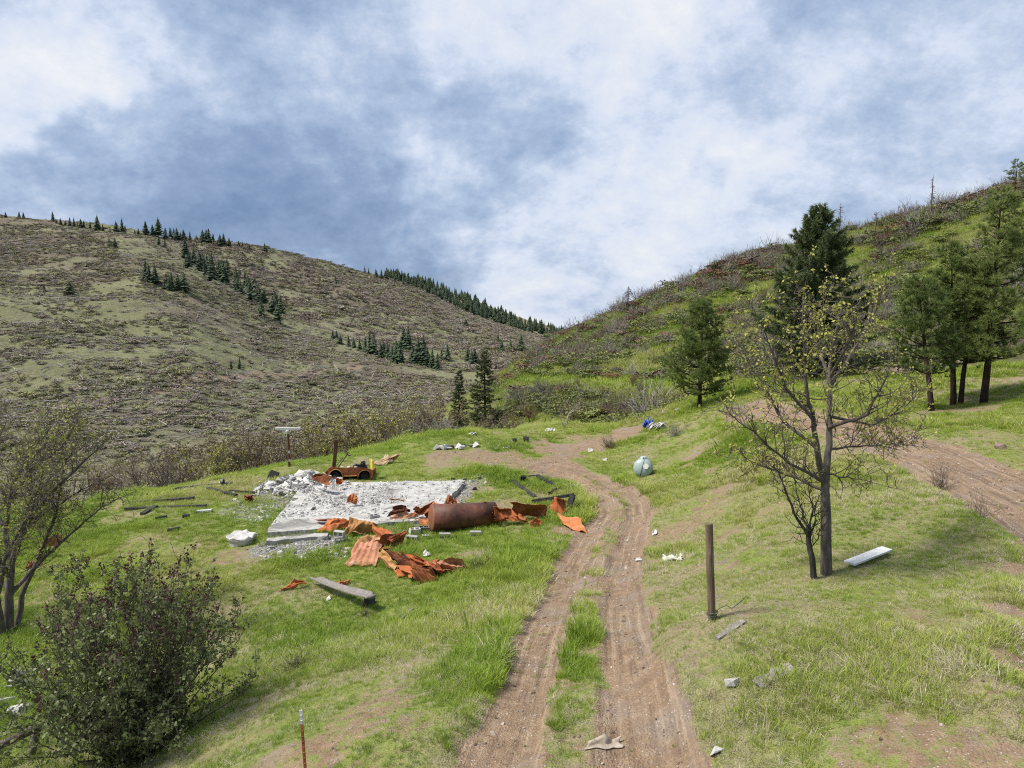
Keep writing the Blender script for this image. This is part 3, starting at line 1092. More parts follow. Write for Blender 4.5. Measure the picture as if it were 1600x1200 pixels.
def leaf_ball(rng, n, size, rx, rz, flat=0.3, stems=0, lumps=5):
    """a low bush: leaf faces gathered in lumps"""
    V, F = [], []
    cs = [np.array([rng.normal(0, rx * .45), rng.normal(0, rx * .45), rz * rng.uniform(.25, .75)]) for _ in range(lumps)]
    for i in range(n):
        c = cs[rng.integers(lumps)]
        d = rng.normal(0, 1, 3)
        d /= np.linalg.norm(d)
        p = c + d * np.array([rx * .5, rx * .5, rz * .42]) * rng.uniform(.55, 1.05)
        p[2] = max(p[2], 0.02)
        u = rng.normal(0, 1, 3)
        u /= np.linalg.norm(u)
        w = np.cross(u, d + rng.normal(0, .5, 3))
        w /= np.linalg.norm(w) + 1e-6
        s = size * rng.uniform(.6, 1.4)
        o = len(V)
        V += [p - u * s, p + w * s * .45, p + u * s, p - w * s * .45]
        F.append((o, o + 1, o + 2, o + 3))
    return V, F


def twig_ball(rng, n, rx, rz, width, sub=2):
    """bare twiggy bush: thin blades fanning from the foot"""
    V, F = [], []
    def blade(a, b, w0, w1):
        d = b - a
        s = np.cross(d, rng.normal(0, 1, 3))
        s /= np.linalg.norm(s) + 1e-6
        o = len(V)
        V.extend([a - s * w0, a + s * w0, b + s * w1, b - s * w1])
        F.append((o, o + 1, o + 2, o + 3))
    for _ in range(n):
        an, el = rng.uniform(0, 6.283), rng.uniform(.25, 1.35)
        d = np.array([math.cos(an) * math.cos(el) * rx, math.sin(an) * math.cos(el) * rx, math.sin(el) * rz]) * rng.uniform(.7, 1.1)
        a = np.array([rng.normal(0, rx * .16), rng.normal(0, rx * .16), 0])
        m = a + d * .55 + rng.normal(0, .08 * rx, 3)
        e = a + d + rng.normal(0, .1 * rx, 3)
        blade(a, m, width, width * .7)
        blade(m, e, width * .7, width * .3)
        for _ in range(sub):
            q = rng.uniform(.3, 1)
            s0 = a * (1 - q) + m * q if rng.uniform() < .5 else m * (1 - q) + e * q
            blade(s0, s0 + d * rng.uniform(.15, .35) + rng.normal(0, .16 * rx, 3), width * .55, width * .25)
    return V, F


def log_mesh(rng, sides=5):
    mb = MB()
    n = 4
    pts = [(-.5 + i / n, rng.normal(0, .006), rng.normal(0, .006)) for i in range(n + 1)]
    mb.tube(pts, [.016, .015, .013, .010, .006], sides)
    return mb.v, mb.f


rg = np.random.default_rng(5)


def slope_scatter(H, n, pxr, pyr, lo, hi, zf=None, density=None, rng=rg, power=1.6):
    """random places on a hillside that the picture shows, evenly over the slope"""
    out = []
    zf = zf or H.z
    a0 = [(q - 800) / F_PX for q in pxr]
    k = int(n * 1.3)
    Y = (lo ** power + (hi ** power - lo ** power) * rng.uniform(size=k)) ** (1 / power)
    a = rng.uniform(a0[0], a0[1], k)
    X = a * Y
    z = zf(X, Y)
    px, py = project(np.stack([X, Y, z], -1))
    ok = (py > pyr[0]) & (py < pyr[1])
    if density is not None:
        ok &= rng.uniform(size=k) < density(X, Y, px, py)
    return np.stack([X, Y, z], -1)[ok][:n]


def euler_random(n, rng, tilt=0.1):
    r = rng.normal(0, tilt, (n, 3))
    r[:, 2] = rng.uniform(0, 6.283, n)
    return r


# ---- grass
def build_grass():
    rng = np.random.default_rng(21)
    tufts = []
    for k in range(6):
        V, F = blade_tuft(rng, 26, 0.17 + 0.02 * k, 0.15, 0.011, 0.6)
        tufts.append(proto('grass_tuft_%02d' % k, V, F, M['grass']))
    for k in range(2):
        V, F = blade_tuft(rng, 22, 0.17, 0.16, 0.009, 1.2)
        tufts.append(proto('grass_tuft_%02d' % (6 + k), V, F, M['straw']))
    V, F = blade_tuft(rng, 34, .36, .13, .012, .5, 3)
    tufts.append(proto('grass_tuft_08', V, F, M['grass']))
    V, F = blade_tuft(rng, 14, .42, .12, .008, .35, 3)
    tufts.append(proto('grass_tuft_09', V, F, M['straw']))
    # places: dense near, thinner far, nothing on bare earth
    def pick(n, y0, y1, pw):
        Y = (y0 ** pw + (y1 ** pw - y0 ** pw) * rng.uniform(size=n)) ** (1 / pw)
        a = rng.uniform(-.86, .86, n)
        return a * Y, Y
    parts = [pick(62000, 6.2, 16, 1.7), pick(62000, 16, 34, 1.5), pick(42000, 34, 60, 1.2)]
    X = np.concatenate([p[0] for p in parts])
    Y = np.concatenate([p[1] for p in parts])
    d, dry, gr, hl = masks(X, Y)
    clump = fbm(X * 1.1, Y * 1.1, 33, 3)
    keep = rng.uniform(size=len(X)) < np.clip(1.0 - 1.5 * d, 0.02, 1) * np.clip(1 - 1.4 * gr, 0.04, 1) * np.clip(1 - 1.3 * hl, 0, 1) * sstep(.20, .50, clump + .10 + .10 * sstep(14, 26, Y))
    keep &= ~slab_inside(X, Y)
    X, Y, d, dry, clump = X[keep], Y[keep], d[keep], dry[keep], clump[keep]
    Z = z_ground(X, Y)
    n = len(X)
    lush = fbm(X / 4.0, Y / 4.0, 44, 3)
    s = (0.55 + 0.75 * sstep(.35, .7, lush)) * rng.uniform(.7, 1.25, n) * (0.45 + .55 * sstep(.6, .1, d)) * (0.75 + .35 * sstep(14, 40, Y))
    sc = np.stack([s * (1 + .5 * sstep(12, 40, Y)), s * (1 + .5 * sstep(12, 40, Y)), s], -1)
    idx = rng.integers(0, 6, n)
    bank = sstep(.06, .20, X / Y) * sstep(34, 18, Y)
    crest = sstep(-.02, -.16, X / Y) * sstep(15, 11, Y)
    st = rng.uniform(size=n) < (0.05 + 0.30 * sstep(.4, .9, dry) + .26 * np.maximum(bank, crest)) * (0.4 + .6 * sstep(30, 14, Y))
    sc *= (1 - .32 * np.maximum(bank, crest))[:, None] * np.where(rng.uniform(size=n) < .06, 1.6, 1)[:, None]
    idx = np.where(st, rng.integers(6, 8, n), idx)
    wild = fbm(X / 1.7, Y / 1.7, 66, 3)
    big = rng.uniform(size=n) < .16 * sstep(.56, .68, wild) * sstep(40, 22, Y)
    idx = np.where(big, 8, idx)
    idx = np.where(rng.uniform(size=n) < .012 * np.maximum(bank, .4) * sstep(30, 16, Y), 9, idx)
    tint = np.clip(.40 - .28 * big + .12 * bank + (fbm(X / 5, Y / 5, 55, 3) - .5) * 1.5 + .25 * (dry - .5) + rng.normal(0, .10, n), 0, 1)
    scatter('grass', np.stack([X, Y, Z], -1), euler_random(n, rng, .12), sc, idx, tufts, 'short spring grass covering the flat and the banks', 'grass', tint)


SLAB = [G(415, 842), G(672, 818), G(728, 757), G(474, 760)]


def slab_inside(X, Y):
    ins = np.ones(np.shape(X), bool)
    for i in range(4):
        a, b = SLAB[i], SLAB[(i + 1) % 4]
        ins &= ((b[0] - a[0]) * (Y - a[1]) - (b[1] - a[1]) * (X - a[0])) > -0.1
    return ins


build_grass()


def mat_stone(name, c0, c1, c2, scale=6, rand=0.6, bump=.4):
    m, nt, b = new_mat(name, .95, .1)
    t = NT(nt)
    n = t.noise(t.coord(), scale, 6, .65)
    v = t.math('ADD', t.math('MULTIPLY', n, 1 - rand * .6), t.math('MULTIPLY', t.rand(), rand * .6))
    t.L(t.ramp(v, [(.2, c0), (.5, c1), (.8, c2)]), b.inputs['Base Color'])
    t.bump(n, bump, .05, b)
    return m


M['pebble'] = mat_stone('pebbles', (.10, .075, .06), (.24, .19, .155), (.44, .39, .345), 3, 1.0)

# ---- stones of the drive
def build_pebbles():
    rng = np.random.default_rng(31)
    st = []
    for k in range(4):
        bm = bmesh.new()
        bmesh.ops.create_icosphere(bm, subdivisions=1, radius=1)
        V = [np.array(v.co) * rng.uniform(.7, 1.15) * np.array([1, .8, .6]) for v in bm.verts]
        F = [tuple(v.index for v in f.verts) for f in bm.faces]
        bm.free()
        st.append(proto('pebble_%02d' % k, V, F, M['pebble']))
    n = 26000
    Y = (6.5 ** 1.3 + (45 ** 1.3 - 6.5 ** 1.3) * rng.uniform(size=n)) ** (1 / 1.3)
    X = rng.uniform(-.5, .85, n) * Y
    d, dry, gr, hl = masks(X, Y)
    keep = rng.uniform(size=n) < np.clip((d - .35) * 1.5, 0, 1) + np.clip(gr * 1.3 - .3, 0, 1)
    X, Y, gr = X[keep], Y[keep], gr[keep]
    Z = z_ground(X, Y)
    s = rng.gamma(2.0, .006, len(X)) * (1 + .02 * Y) + 0.006 + .03 * (gr > .4) * rng.uniform(size=len(X))
    scatter('gravel', np.stack([X, Y, Z], -1), euler_random(len(X), rng, .4), np.stack([s, s, s], -1), rng.integers(0, 4, len(X)), st, 'small loose stones on the bare drive and road', 'gravel')


build_pebbles()


# ---- brush on the hillsides
def build_brush():
    rng = np.random.default_rng(41)
    far = []
    specs = [('far_green', 170, .11), ('far_brown', 170, .10), ('far_grey', 90, .14), ('far_lime', 170, .10), ('far_brown', 170, .11), ('far_green', 170, .10)]
    for k, (mm, n, s) in enumerate(specs):
        if mm == 'far_grey':
            V, F = twig_ball(rng, 26, .6, .62, .018, 2)
        else:
            V, F = leaf_ball(rng, n, s, .62, .55, lumps=5)
        far.append(proto('far_brush_%02d' % k, V, F, M[mm]))
    # left hill
    def dens(X, Y, px, py):
        return (.05 + .95 * sstep(.36, .60, fbm(X / 14, Y / 14, 201, 4) + .06)) * (.25 + .75 * sstep(.38, .56, fbm(X / 55, Y / 55, 221, 3) + .04)) * (1 - .6 * hill_green(X, Y))
    p = slope_scatter(H1, 38000, (-160, 830), (330, 720), 100, 445, density=dens, rng=rng)
    n = len(p)
    zone = fbm(p[:, 0] / 40, p[:, 1] / 40, 211, 3)
    u = rng.uniform(size=n)
    idx = np.where(u < .30 + .5 * (zone - .5), 1, np.where(u < .52, 4, np.where(u < .66, 2, np.where(u < .71, 3, np.where(u < .87, 0, 5)))))
    s = rng.gamma(4, .20, n) + .35
    s = np.where(idx == 3, s * 1.5, s)
    scatter('hillside_brush', p, euler_random(n, rng, .1), np.stack([s * 1.3, s * 1.3, s * .6], -1), idx, far, 'low brown and olive brush covering the left hill', 'brush')
    p = slope_scatter(H2, 15000, (120, 920), (370, 640), 290, 770, density=lambda X, Y, a, b: (.15 + .85 * sstep(.3, .56, fbm(X / 20, Y / 20, 301, 4) + .06)), rng=rng)
    n = len(p)
    u = rng.uniform(size=n)
    idx = np.where(u < .40, 1, np.where(u < .62, 4, np.where(u < .74, 2, np.where(u < .82, 3, np.where(u < .92, 0, 5)))))
    s = rng.gamma(4, .45, n) + .8
    scatter('valley_brush', p, euler_random(n, rng, .1), np.stack([s * 1.3, s * 1.3, s * .65], -1), idx, [q.copy() for q in far], 'brown and olive brush covering the hill across the gully', 'brush')
    # fallen trunks
    logs = [proto('fallen_trunk_%02d' % k, *log_mesh(rng), M['deadwood']) for k in range(4)]
    p1 = slope_scatter(H1, 2600, (-150, 800), (345, 700), 105, 440, density=lambda X, Y, a, b: .15 + .85 * sstep(.4, .62, fbm(X / 35, Y / 35, 401, 3)), rng=rng)
    p2 = slope_scatter(H2, 1100, (150, 900), (385, 600), 300, 760, rng=rng)
    p = np.concatenate([p1, p2])
    n = len(p)
    rot = np.zeros((n, 3))
    yaw = np.where(rng.uniform(size=n) < .7, rng.normal(.55, .35, n), rng.uniform(0, 3.14, n))
    rot[:, 2] = yaw
    rot[:, 1] = rng.normal(-.16, .1, n) * np.sin(yaw) * 1.6
    ln = rng.uniform(2, 6, n) * rng.uniform(.6, 1.3, n) * (1 + (p[:, 1] > 460) * .5)
    p[:, 2] += .55
    sc = np.stack([ln, 5 + .022 * p[:, 1] * rng.uniform(.5, 1.1, n), 5 + .022 * p[:, 1] * rng.uniform(.5, 1.1, n)], -1)
    scatter('deadfall', p, rot, sc, rng.integers(0, 4, n), logs, 'pale fallen trunks strewn over the burnt hills', 'deadfall')
    # right hill and the slope below the bench
    near = []
    sp2 = [('brush_green', 260, .085), ('brush_green', 240, .095), ('brush_red', 220, .085), ('brush_brown', 220, .08), ('brush_grey', 0, 0), ('brush_lime', 220, .085), ('brush_brown', 0, 0)]
    for k, (mm, n, s) in enumerate(sp2):
        if n == 0:
            V, F = twig_ball(rng, 60, .62, .75, .009, 3)
        else:
            V, F = leaf_ball(rng, n, s, .62, .5, lumps=7)
        near.append(proto('near_brush_%02d' % k, V, F, M[mm]))
    def dens2(X, Y, px, py):
        e = edge_out(X, Y)
        low = (Y < 77) & (px > 740) & (px < 1120)
        return np.maximum(sstep(.43, .58, fbm(X / 6, Y / 6, 501, 4) + .04), low * .9) * sstep(0.5, 3, e) * np.where(px < 740, (Y < 112) * 1.2, 1) * (poly_dist(X, Y, BENCH) > 2.3) * (poly_dist(X, Y, [(x, y - 2.4) for x, y in BENCH]) > 2.6)
    p = slope_scatter(None, 24000, (-150, 1760), (280, 800), 38, 205, zf=z_ground, density=dens2, rng=rng, power=1.5)
    n = len(p)
    px, py = project(p)
    ridge = sstep(60, 10, py - np.interp(px, [830, 870, 980, 1100, 1200, 1311, 1455, 1600], [553, 528, 490, 432, 397, 372, 337, 296]))
    u = rng.uniform(size=n) - .14 * ridge
    patch = fbm(p[:, 0] / 9, p[:, 1] / 9, 511, 3)
    u = u - .5 * (patch - .5) * 1.4
    idx = np.where(u < -.03, 2, np.where(u < .12, 3, np.where(u < .24, 4, np.where(u < .32, 6, np.where(u < .72, 0, np.where(u < .96, 1, 5))))))
    s = (rng.gamma(4, .22, n) + .45) * (1 + .35 * ridge)
    tall = np.where((idx == 4) | (idx == 6), 1.25, .62)
    scatter('slope_brush', p, euler_random(n, rng, .1), np.stack([s * 1.3, s * 1.3, s * tall], -1), idx, near, 'mats of green, russet and grey brush on the right hill', 'brush')
    # grass between the brush of the right hill
    tf = []
    for k in range(3):
        V, F = blade_tuft(rng, 26, .34, .5, .035, .5)
        tf.append(proto('slope_tuft_%02d' % k, V, F, M['grass']))
    p = slope_scatter(None, 24000, (780, 1700), (290, 660), 44, 195, zf=z_ground, density=lambda X, Y, a, b: sstep(-2, 2, edge_out(X, Y)), rng=rng, power=1.4)
    n = len(p)
    s = rng.uniform(.6, 1.4, n) * (1 + p[:, 1] / 160)
    scatter('slope_grass', p, euler_random(n, rng, .15), np.stack([s, s, s * .8], -1), rng.integers(0, 3, n), tf, 'tufts of spring grass between the brush', 'grass', np.clip(.55 + (fbm(p[:, 0] / 8, p[:, 1] / 8, 57, 3) - .5) * 2.4, 0, 1))
    # bleached stems along the right skyline
    stems = []
    for k in range(4):
        mb = MB()
        h = 1.0
        pts = [(0, 0, 0), (rng.normal(0, .04), rng.normal(0, .04), .4), (rng.normal(0, .1), rng.normal(0, .1), .75), (rng.normal(0, .16), rng.normal(0, .16), 1.0)]
        mb.tube(pts, [.022, .017, .012, .005], 4)
        for q in range(4):
            i = rng.integers(1, 3)
            a = np.array(pts[i])
            mb.tube([a, a + np.array([rng.normal(0, .14), rng.normal(0, .14), rng.uniform(.12, .3)])], [.009, .004], 3)
        stems.append(proto('bleached_stem_%02d' % k, mb.v, mb.f, M['brush_grey']))
    def dens3(X, Y, px, py):
        top = np.interp(px, [830, 870, 980, 1100, 1200, 1311, 1455, 1600], [553, 528, 490, 432, 397, 372, 337, 296])
        return .03 + sstep(36, 4, py - top) * (.3 + .9 * sstep(.45, .6, fbm(X / 7, Y / 7, 601, 3)))
    p = slope_scatter(None, 2600, (815, 1640), (280, 640), 60, 205, zf=z_ground, density=dens3, rng=rng, power=2.0)
    n = len(p)
    s = rng.uniform(1.3, 3.6, n)
    scatter('bleached_stems', p, euler_random(n, rng, .14), np.stack([s * .9, s * .9, s], -1), rng.integers(0, 4, n), stems, 'bleached burnt stems standing along the right ridge', 'dead stems')


def hill_green(X, Y):
    g = np.zeros(np.shape(X))
    for c, r, w in GREEN_SPOTS:
        g = np.maximum(g, w * sstep(r * 1.2, r * .5, np.hypot(X - c[0], Y - c[1])))
    return g


build_brush()

# ------------------------------------------------------------------ trees
def unit(v):
    v = np.asarray(v, float)
    return v / (math.sqrt(v[0] * v[0] + v[1] * v[1] + v[2] * v[2]) + 1e-9)


def tubes(lines, min_r=.003, sides_of=None):
    """many tapering branches at once: lists of (points, radii) to one vertex and face array"""
    sides_of = sides_of or (lambda m: 9 if m > .09 else 6 if m > .03 else 4 if m > .010 else 3)
    groups = {}
    for pts, rad in lines:
        groups.setdefault((len(pts), sides_of(max(rad))), []).append((pts, rad))
    VV, FF, base = [], [], 0
    for (n, sd), ls in groups.items():
        Pn = np.array([l[0] for l in ls], float)                # (N, n, 3)
        R = np.maximum(np.array([l[1] for l in ls], float), min_r)
        D = np.empty_like(Pn)
        D[:, 1:-1] = Pn[:, 2:] - Pn[:, :-2]
        D[:, 0], D[:, -1] = Pn[:, 1] - Pn[:, 0], Pn[:, -1] - Pn[:, -2]
        D /= np.linalg.norm(D, axis=2, keepdims=True) + 1e-9
        mean = Pn[:, -1] - Pn[:, 0]
        mean /= np.linalg.norm(mean, axis=1, keepdims=True) + 1e-9
        ref = np.where(np.abs(mean[:, 2:3]) > .8, np.array([[1.0, .13, 0]]), np.array([[.1, .05, 1.0]]))[:, None, :]
        S = np.cross(D, np.broadcast_to(ref, D.shape))
        S /= np.linalg.norm(S, axis=2, keepdims=True) + 1e-9
        U = np.cross(S, D)
        an = 2 * np.pi * np.arange(sd) / sd
        V = Pn[:, :, None, :] + (S[:, :, None, :] * np.cos(an)[None, None, :, None] + U[:, :, None, :] * np.sin(an)[None, None, :, None]) * R[:, :, None, None]
        N_ = len(ls)
        idx = base + np.arange(N_ * n * sd).reshape(N_, n, sd)
        a, b_ = idx[:, :-1], idx[:, 1:]
        FF.append(np.stack([a, np.roll(a, -1, 2), np.roll(b_, -1, 2), b_], -1).reshape(-1, 4))
        VV.append(V.reshape(-1, 3))
        base += N_ * n * sd
    return np.concatenate(VV), np.concatenate(FF)


class Wood:
    """branching skeleton: polylines with radii, plus the places where leaves grow"""
    def __init__(self, rng):
        self.rng, self.lines, self.tips = rng, [], []

    def limb(self, pts, r0, r1, jit=0.0, sub=3):
        pts = [np.array(p, float) for p in pts]
        out = [pts[0]]
        for a, b in zip(pts[:-1], pts[1:]):
            for k in range(1, sub + 1):
                q = a + (b - a) * k / sub
                out.append(q + (self.rng.normal(0, jit, 3) if k < sub or True else 0))
        n = len(out)
        rad = [r0 + (r1 - r0) * (i / (n - 1)) ** 0.8 for i in range(n)]
        self.lines.append((out, rad))
        return out, rad

    def twig(self, a, d, ln, r, level, up=0.25, wild=0.35, kids=3):
        rng = self.rng
        n = 4 if level > 0 else 3
        pts = [np.array(a, float)]
        d = unit(d)
        for i in range(n):
            d = unit(d + rng.normal(0, wild, 3) * .5 + np.array([0, 0, up * .25]))
            pts.append(pts[-1] + d * ln / n)
        rad = [r * (1 - .75 * i / n) for i in range(n + 1)]
        self.lines.append((pts, rad))
        self.tips.append((pts[-1], d))
        if level > 0:
            for _ in range(kids):
                i = rng.integers(1, n + 1)
                dd = unit(pts[i] - pts[i - 1] + rng.normal(0, .75, 3) + np.array([0, 0, up]))
                self.twig(pts[i], dd, ln * rng.uniform(.4, .7), max(rad[i] * .7, .003), level - 1, up, wild, kids)
        return pts

    def clothe(self, line, every, ln, r, level, up=0.3, start=.25, kids=3, spread=1.0):
        pts, rad = line
        rng = self.rng
        for i in range(1, len(pts)):
            if i / len(pts) < start:
                continue
            seg = np.linalg.norm(pts[i] - pts[i - 1])
            for _ in range(max(1, int(round(seg / every + rng.uniform(-.4, .4))))):
                q = rng.uniform()
                a = pts[i - 1] * (1 - q) + pts[i] * q
                dd = unit(unit(pts[i] - pts[i - 1]) * .7 + rng.normal(0, .8 * spread, 3) + np.array([0, 0, up]))
                self.twig(a, dd, ln * rng.uniform(.6, 1.2), min(r, rad[i] * .8), level, up, kids=kids)
        self.twig(pts[-1], pts[-1] - pts[-2], ln, rad[-1], level, up, kids=kids)

    def mesh(self, name, mat, parent, org, min_r=.0052):
        V, F_ = tubes(self.lines, min_r)
        return mesh_obj(name, V - org, F_, mat, parent, smooth=True)


def leaf_quads(pos, size, rng, aspect=.5, n=1, spread=0.0, droop=0.0):
    """loose leaf faces around the given places"""
    pos = np.repeat(np.asarray(pos, float), n, axis=0)
    N_ = len(pos)
    pos = pos + rng.normal(0, 1, (N_, 3)) * spread
    u = rng.normal(0, 1, (N_, 3)) + np.array([0, 0, -droop])
    u /= np.linalg.norm(u, axis=1)[:, None]
    w = np.cross(u, rng.normal(0, 1, (N_, 3)))
    w /= np.linalg.norm(w, axis=1)[:, None] + 1e-9
    s = size * rng.uniform(.6, 1.35, (N_, 1))
    V = np.stack([pos, pos + u * s * .5 + w * s * aspect * .5, pos + u * s, pos + u * s * .5 - w * s * aspect * .5], 1).reshape(-1, 3)
    return V, np.arange(N_ * 4).reshape(-1, 4)


def needle_tris(pos, dirs, rng, k, ln, wd, cone=.8, droop=0.0):
    pos, dirs = np.repeat(pos, k, 0), np.repeat(dirs, k, 0)
    n = len(pos)
    r = rng.normal(0, 1, (n, 3))
    r /= np.linalg.norm(r, axis=1)[:, None]
    d = dirs + r * cone + np.array([0, 0, -droop])
    d /= np.linalg.norm(d, axis=1)[:, None]
    s = np.cross(d, rng.normal(0, 1, (n, 3)))
    s /= np.linalg.norm(s, axis=1)[:, None] + 1e-9
    L_ = ln * rng.uniform(.65, 1.2, (n, 1))
    V = np.stack([pos - s * wd / 2, pos + s * wd / 2, pos + d * L_], 1).reshape(-1, 3)
    return V, np.arange(n * 3).reshape(-1, 3)


# ---- the two trees in bud and the scrubby stem beside one of them
def px_limb(pix, Y0):
    return [P(a, b, Y0 + dy) for a, b, dy in pix]


def budding_tree(name, base, limbs, label, seed, bud_size, trunk_r, every=.17, tw=.62, level=2, buds=4, sub=3, keep=.55):
    rng = np.random.default_rng(seed)
    w = Wood(rng)
    root = empty(name, base)
    for k, (pts, r0, r1, st) in enumerate(limbs):
        ln = w.limb(pts, r0, r1, .012 if k else .006, 4)
        if st is not None:
            w.clothe(ln, every, tw, .012, level, start=st, kids=2 + (k % 2), up=.35)
    w.mesh('trunk', M['bark_grey'] if trunk_r > .08 else M['bark'], root, base)
    if buds:
        tp = np.array([t[0] - base for t in w.tips])
        tp = tp[rng.uniform(size=len(tp)) < keep]
        V, Fq = leaf_quads(tp, bud_size, rng, .65, buds, .022)
        mesh_obj('crown', V, Fq, M['bud'], root)
    tag(root, label, 'tree')
    return root


TB = G(1291, 897)
TB[2] -= .05
ty = TB[1]
budding_tree('oak_tree', TB, [
    (px_limb([(1291, 902, 0), (1290, 785, 0), (1289, 749, 0), (1295, 695, .1), (1296, 632, .2), (1297, 574, .2), (1305, 525, .1), (1316, 480, 0)], ty), .108, .011, .45),
    (px_limb([(1287, 752, 0), (1277, 704, -.2), (1269, 659, -.4), (1260, 596, -.5), (1255, 529, -.5), (1253, 465, -.4)], ty), .068, .009, .35),
    (px_limb([(1270, 655, -.4), (1228, 605, -.7), (1210, 560, -.8), (1188, 502, -.8)], ty), .038, .007, .2),
    (px_limb([(1278, 702, -.2), (1224, 659, .2), (1194, 605, .5), (1165, 560, .6)], ty), .040, .007, .2),
    (px_limb([(1284, 752, 0), (1233, 722, -.4), (1174, 673, -.7), (1138, 646, -.8)], ty), .036, .006, .15),
    (px_limb([(1284, 765, 0), (1210, 733, .6), (1147, 715, .9)], ty), .030, .005, .15),
    (px_limb([(1296, 668, .1), (1354, 650, -.5), (1377, 605, -.6), (1391, 575, -.6)], ty), .040, .006, .25),
    (px_limb([(1296, 702, .1), (1354, 697, .5), (1417, 690, .9)], ty), .026, .005, .2),
    (px_limb([(1297, 605, .2), (1332, 551, .6), (1360, 505, .8), (1382, 455, .8)], ty), .040, .007, .2),
    (px_limb([(1296, 650, .1), (1363, 665, 1.0), (1408, 641, 1.5), (1435, 614, 1.8)], ty), .034, .006, .25),
    (px_limb([(1293, 740, 0), (1327, 747, -.4), (1363, 754, -.6)], ty), .020, .005, .2),
    (px_limb([(1296, 600, .2), (1280, 540, 1.0), (1290, 470, 1.2)], ty), .035, .006, .3),
    (px_limb([(1297, 590, .2), (1330, 530, -.8), (1342, 480, -1.0)], ty), .034, .006, .25),
], 'small oak with grey trunk and yellow-green buds beside the fence post', 71, .060, .12, every=.080, tw=.50, buds=3, keep=.55)
sb = G(1272, 905)
sy = sb[1]
budding_tree('scrubby_sapling', sb, [
    (px_limb([(1273, 908, 0), (1268, 870, 0), (1263, 838, 0)], sy), .060, .045, None),
    (px_limb([(1263, 838, 0), (1240, 800, -.1), (1226, 765, -.2), (1215, 735, -.2)], sy), .035, .006, .1),
    (px_limb([(1264, 835, 0), (1250, 790, .2), (1240, 745, .3)], sy), .030, .006, .1),
    (px_limb([(1265, 838, 0), (1270, 795, -.2), (1262, 760, -.3)], sy), .028, .006, .1),
    (px_limb([(1265, 842, 0), (1274, 810, .2), (1270, 775, .3)], sy), .022, .005, .1),
    (px_limb([(1266, 860, 0), (1280, 840, -.1), (1284, 815, -.1)], sy), .016, .004, .1),
], 'bare dark sapling with tangled twigs leaning at the foot of the oak', 73, .05, .05, every=.15, tw=.36, level=1, buds=0)

lb = G(14, 990)
ly = lb[1]
budding_tree('maple_tree', lb, [
    (px_limb([(14, 995, 0), (14, 930, 0), (18, 880, 0), (40, 820, -.3), (82, 768, -.6), (130, 722, -.8), (162, 692, -.9)], ly), .15, .012, .4),
    (px_limb([(18, 885, 0), (8, 830, .2), (18, 760, .4), (50, 705, .5), (80, 668, .5)], ly), .085, .010, .25),
    (px_limb([(15, 930, 0), (60, 880, .6), (110, 835, 1.0), (160, 790, 1.2), (205, 770, 1.3)], ly), .075, .009, .25),
    (px_limb([(30, 840, -.2), (70, 800, .8), (120, 770, 1.3), (170, 745, 1.5)], ly), .05, .008, .2),
    (px_limb([(26, 995, .2), (34, 930, .4), (62, 870, .8), (88, 800, .9), (100, 730, 1.0), (120, 690, 1.0)], ly), .10, .009, .3),
    (px_limb([(4, 995, -.2), (-4, 930, -.6), (12, 860, -1.2), (50, 800, -1.6), (66, 740, -1.8)], ly), .09, .009, .3),
    (px_limb([(14, 900, 0), (-30, 830, -.5), (-60, 760, -.6), (-80, 690, -.6)], ly), .08, .010, .3),
    (px_limb([(10, 830, .2), (-20, 770, .9), (-15, 710, 1.1), (10, 660, 1.2)], ly), .055, .008, .2),
    (px_limb([(14, 920, 0), (-40, 870, .8), (-110, 820, 1.2), (-170, 780, 1.4)], ly), .06, .008, .25),
    (px_limb([(18, 780, .4), (45, 740, -.6), (95, 700, -1.2), (115, 668, -1.3)], ly), .045, .008, .2),
    (px_limb([(40, 825, -.3), (55, 770, -1.2), (40, 715, -1.6)], ly), .045, .007, .2),
], 'bare maple in yellow-green bud at the left edge behind the lilac', 77, .075, .15, every=.075, tw=.80, level=2, buds=3, keep=.36)


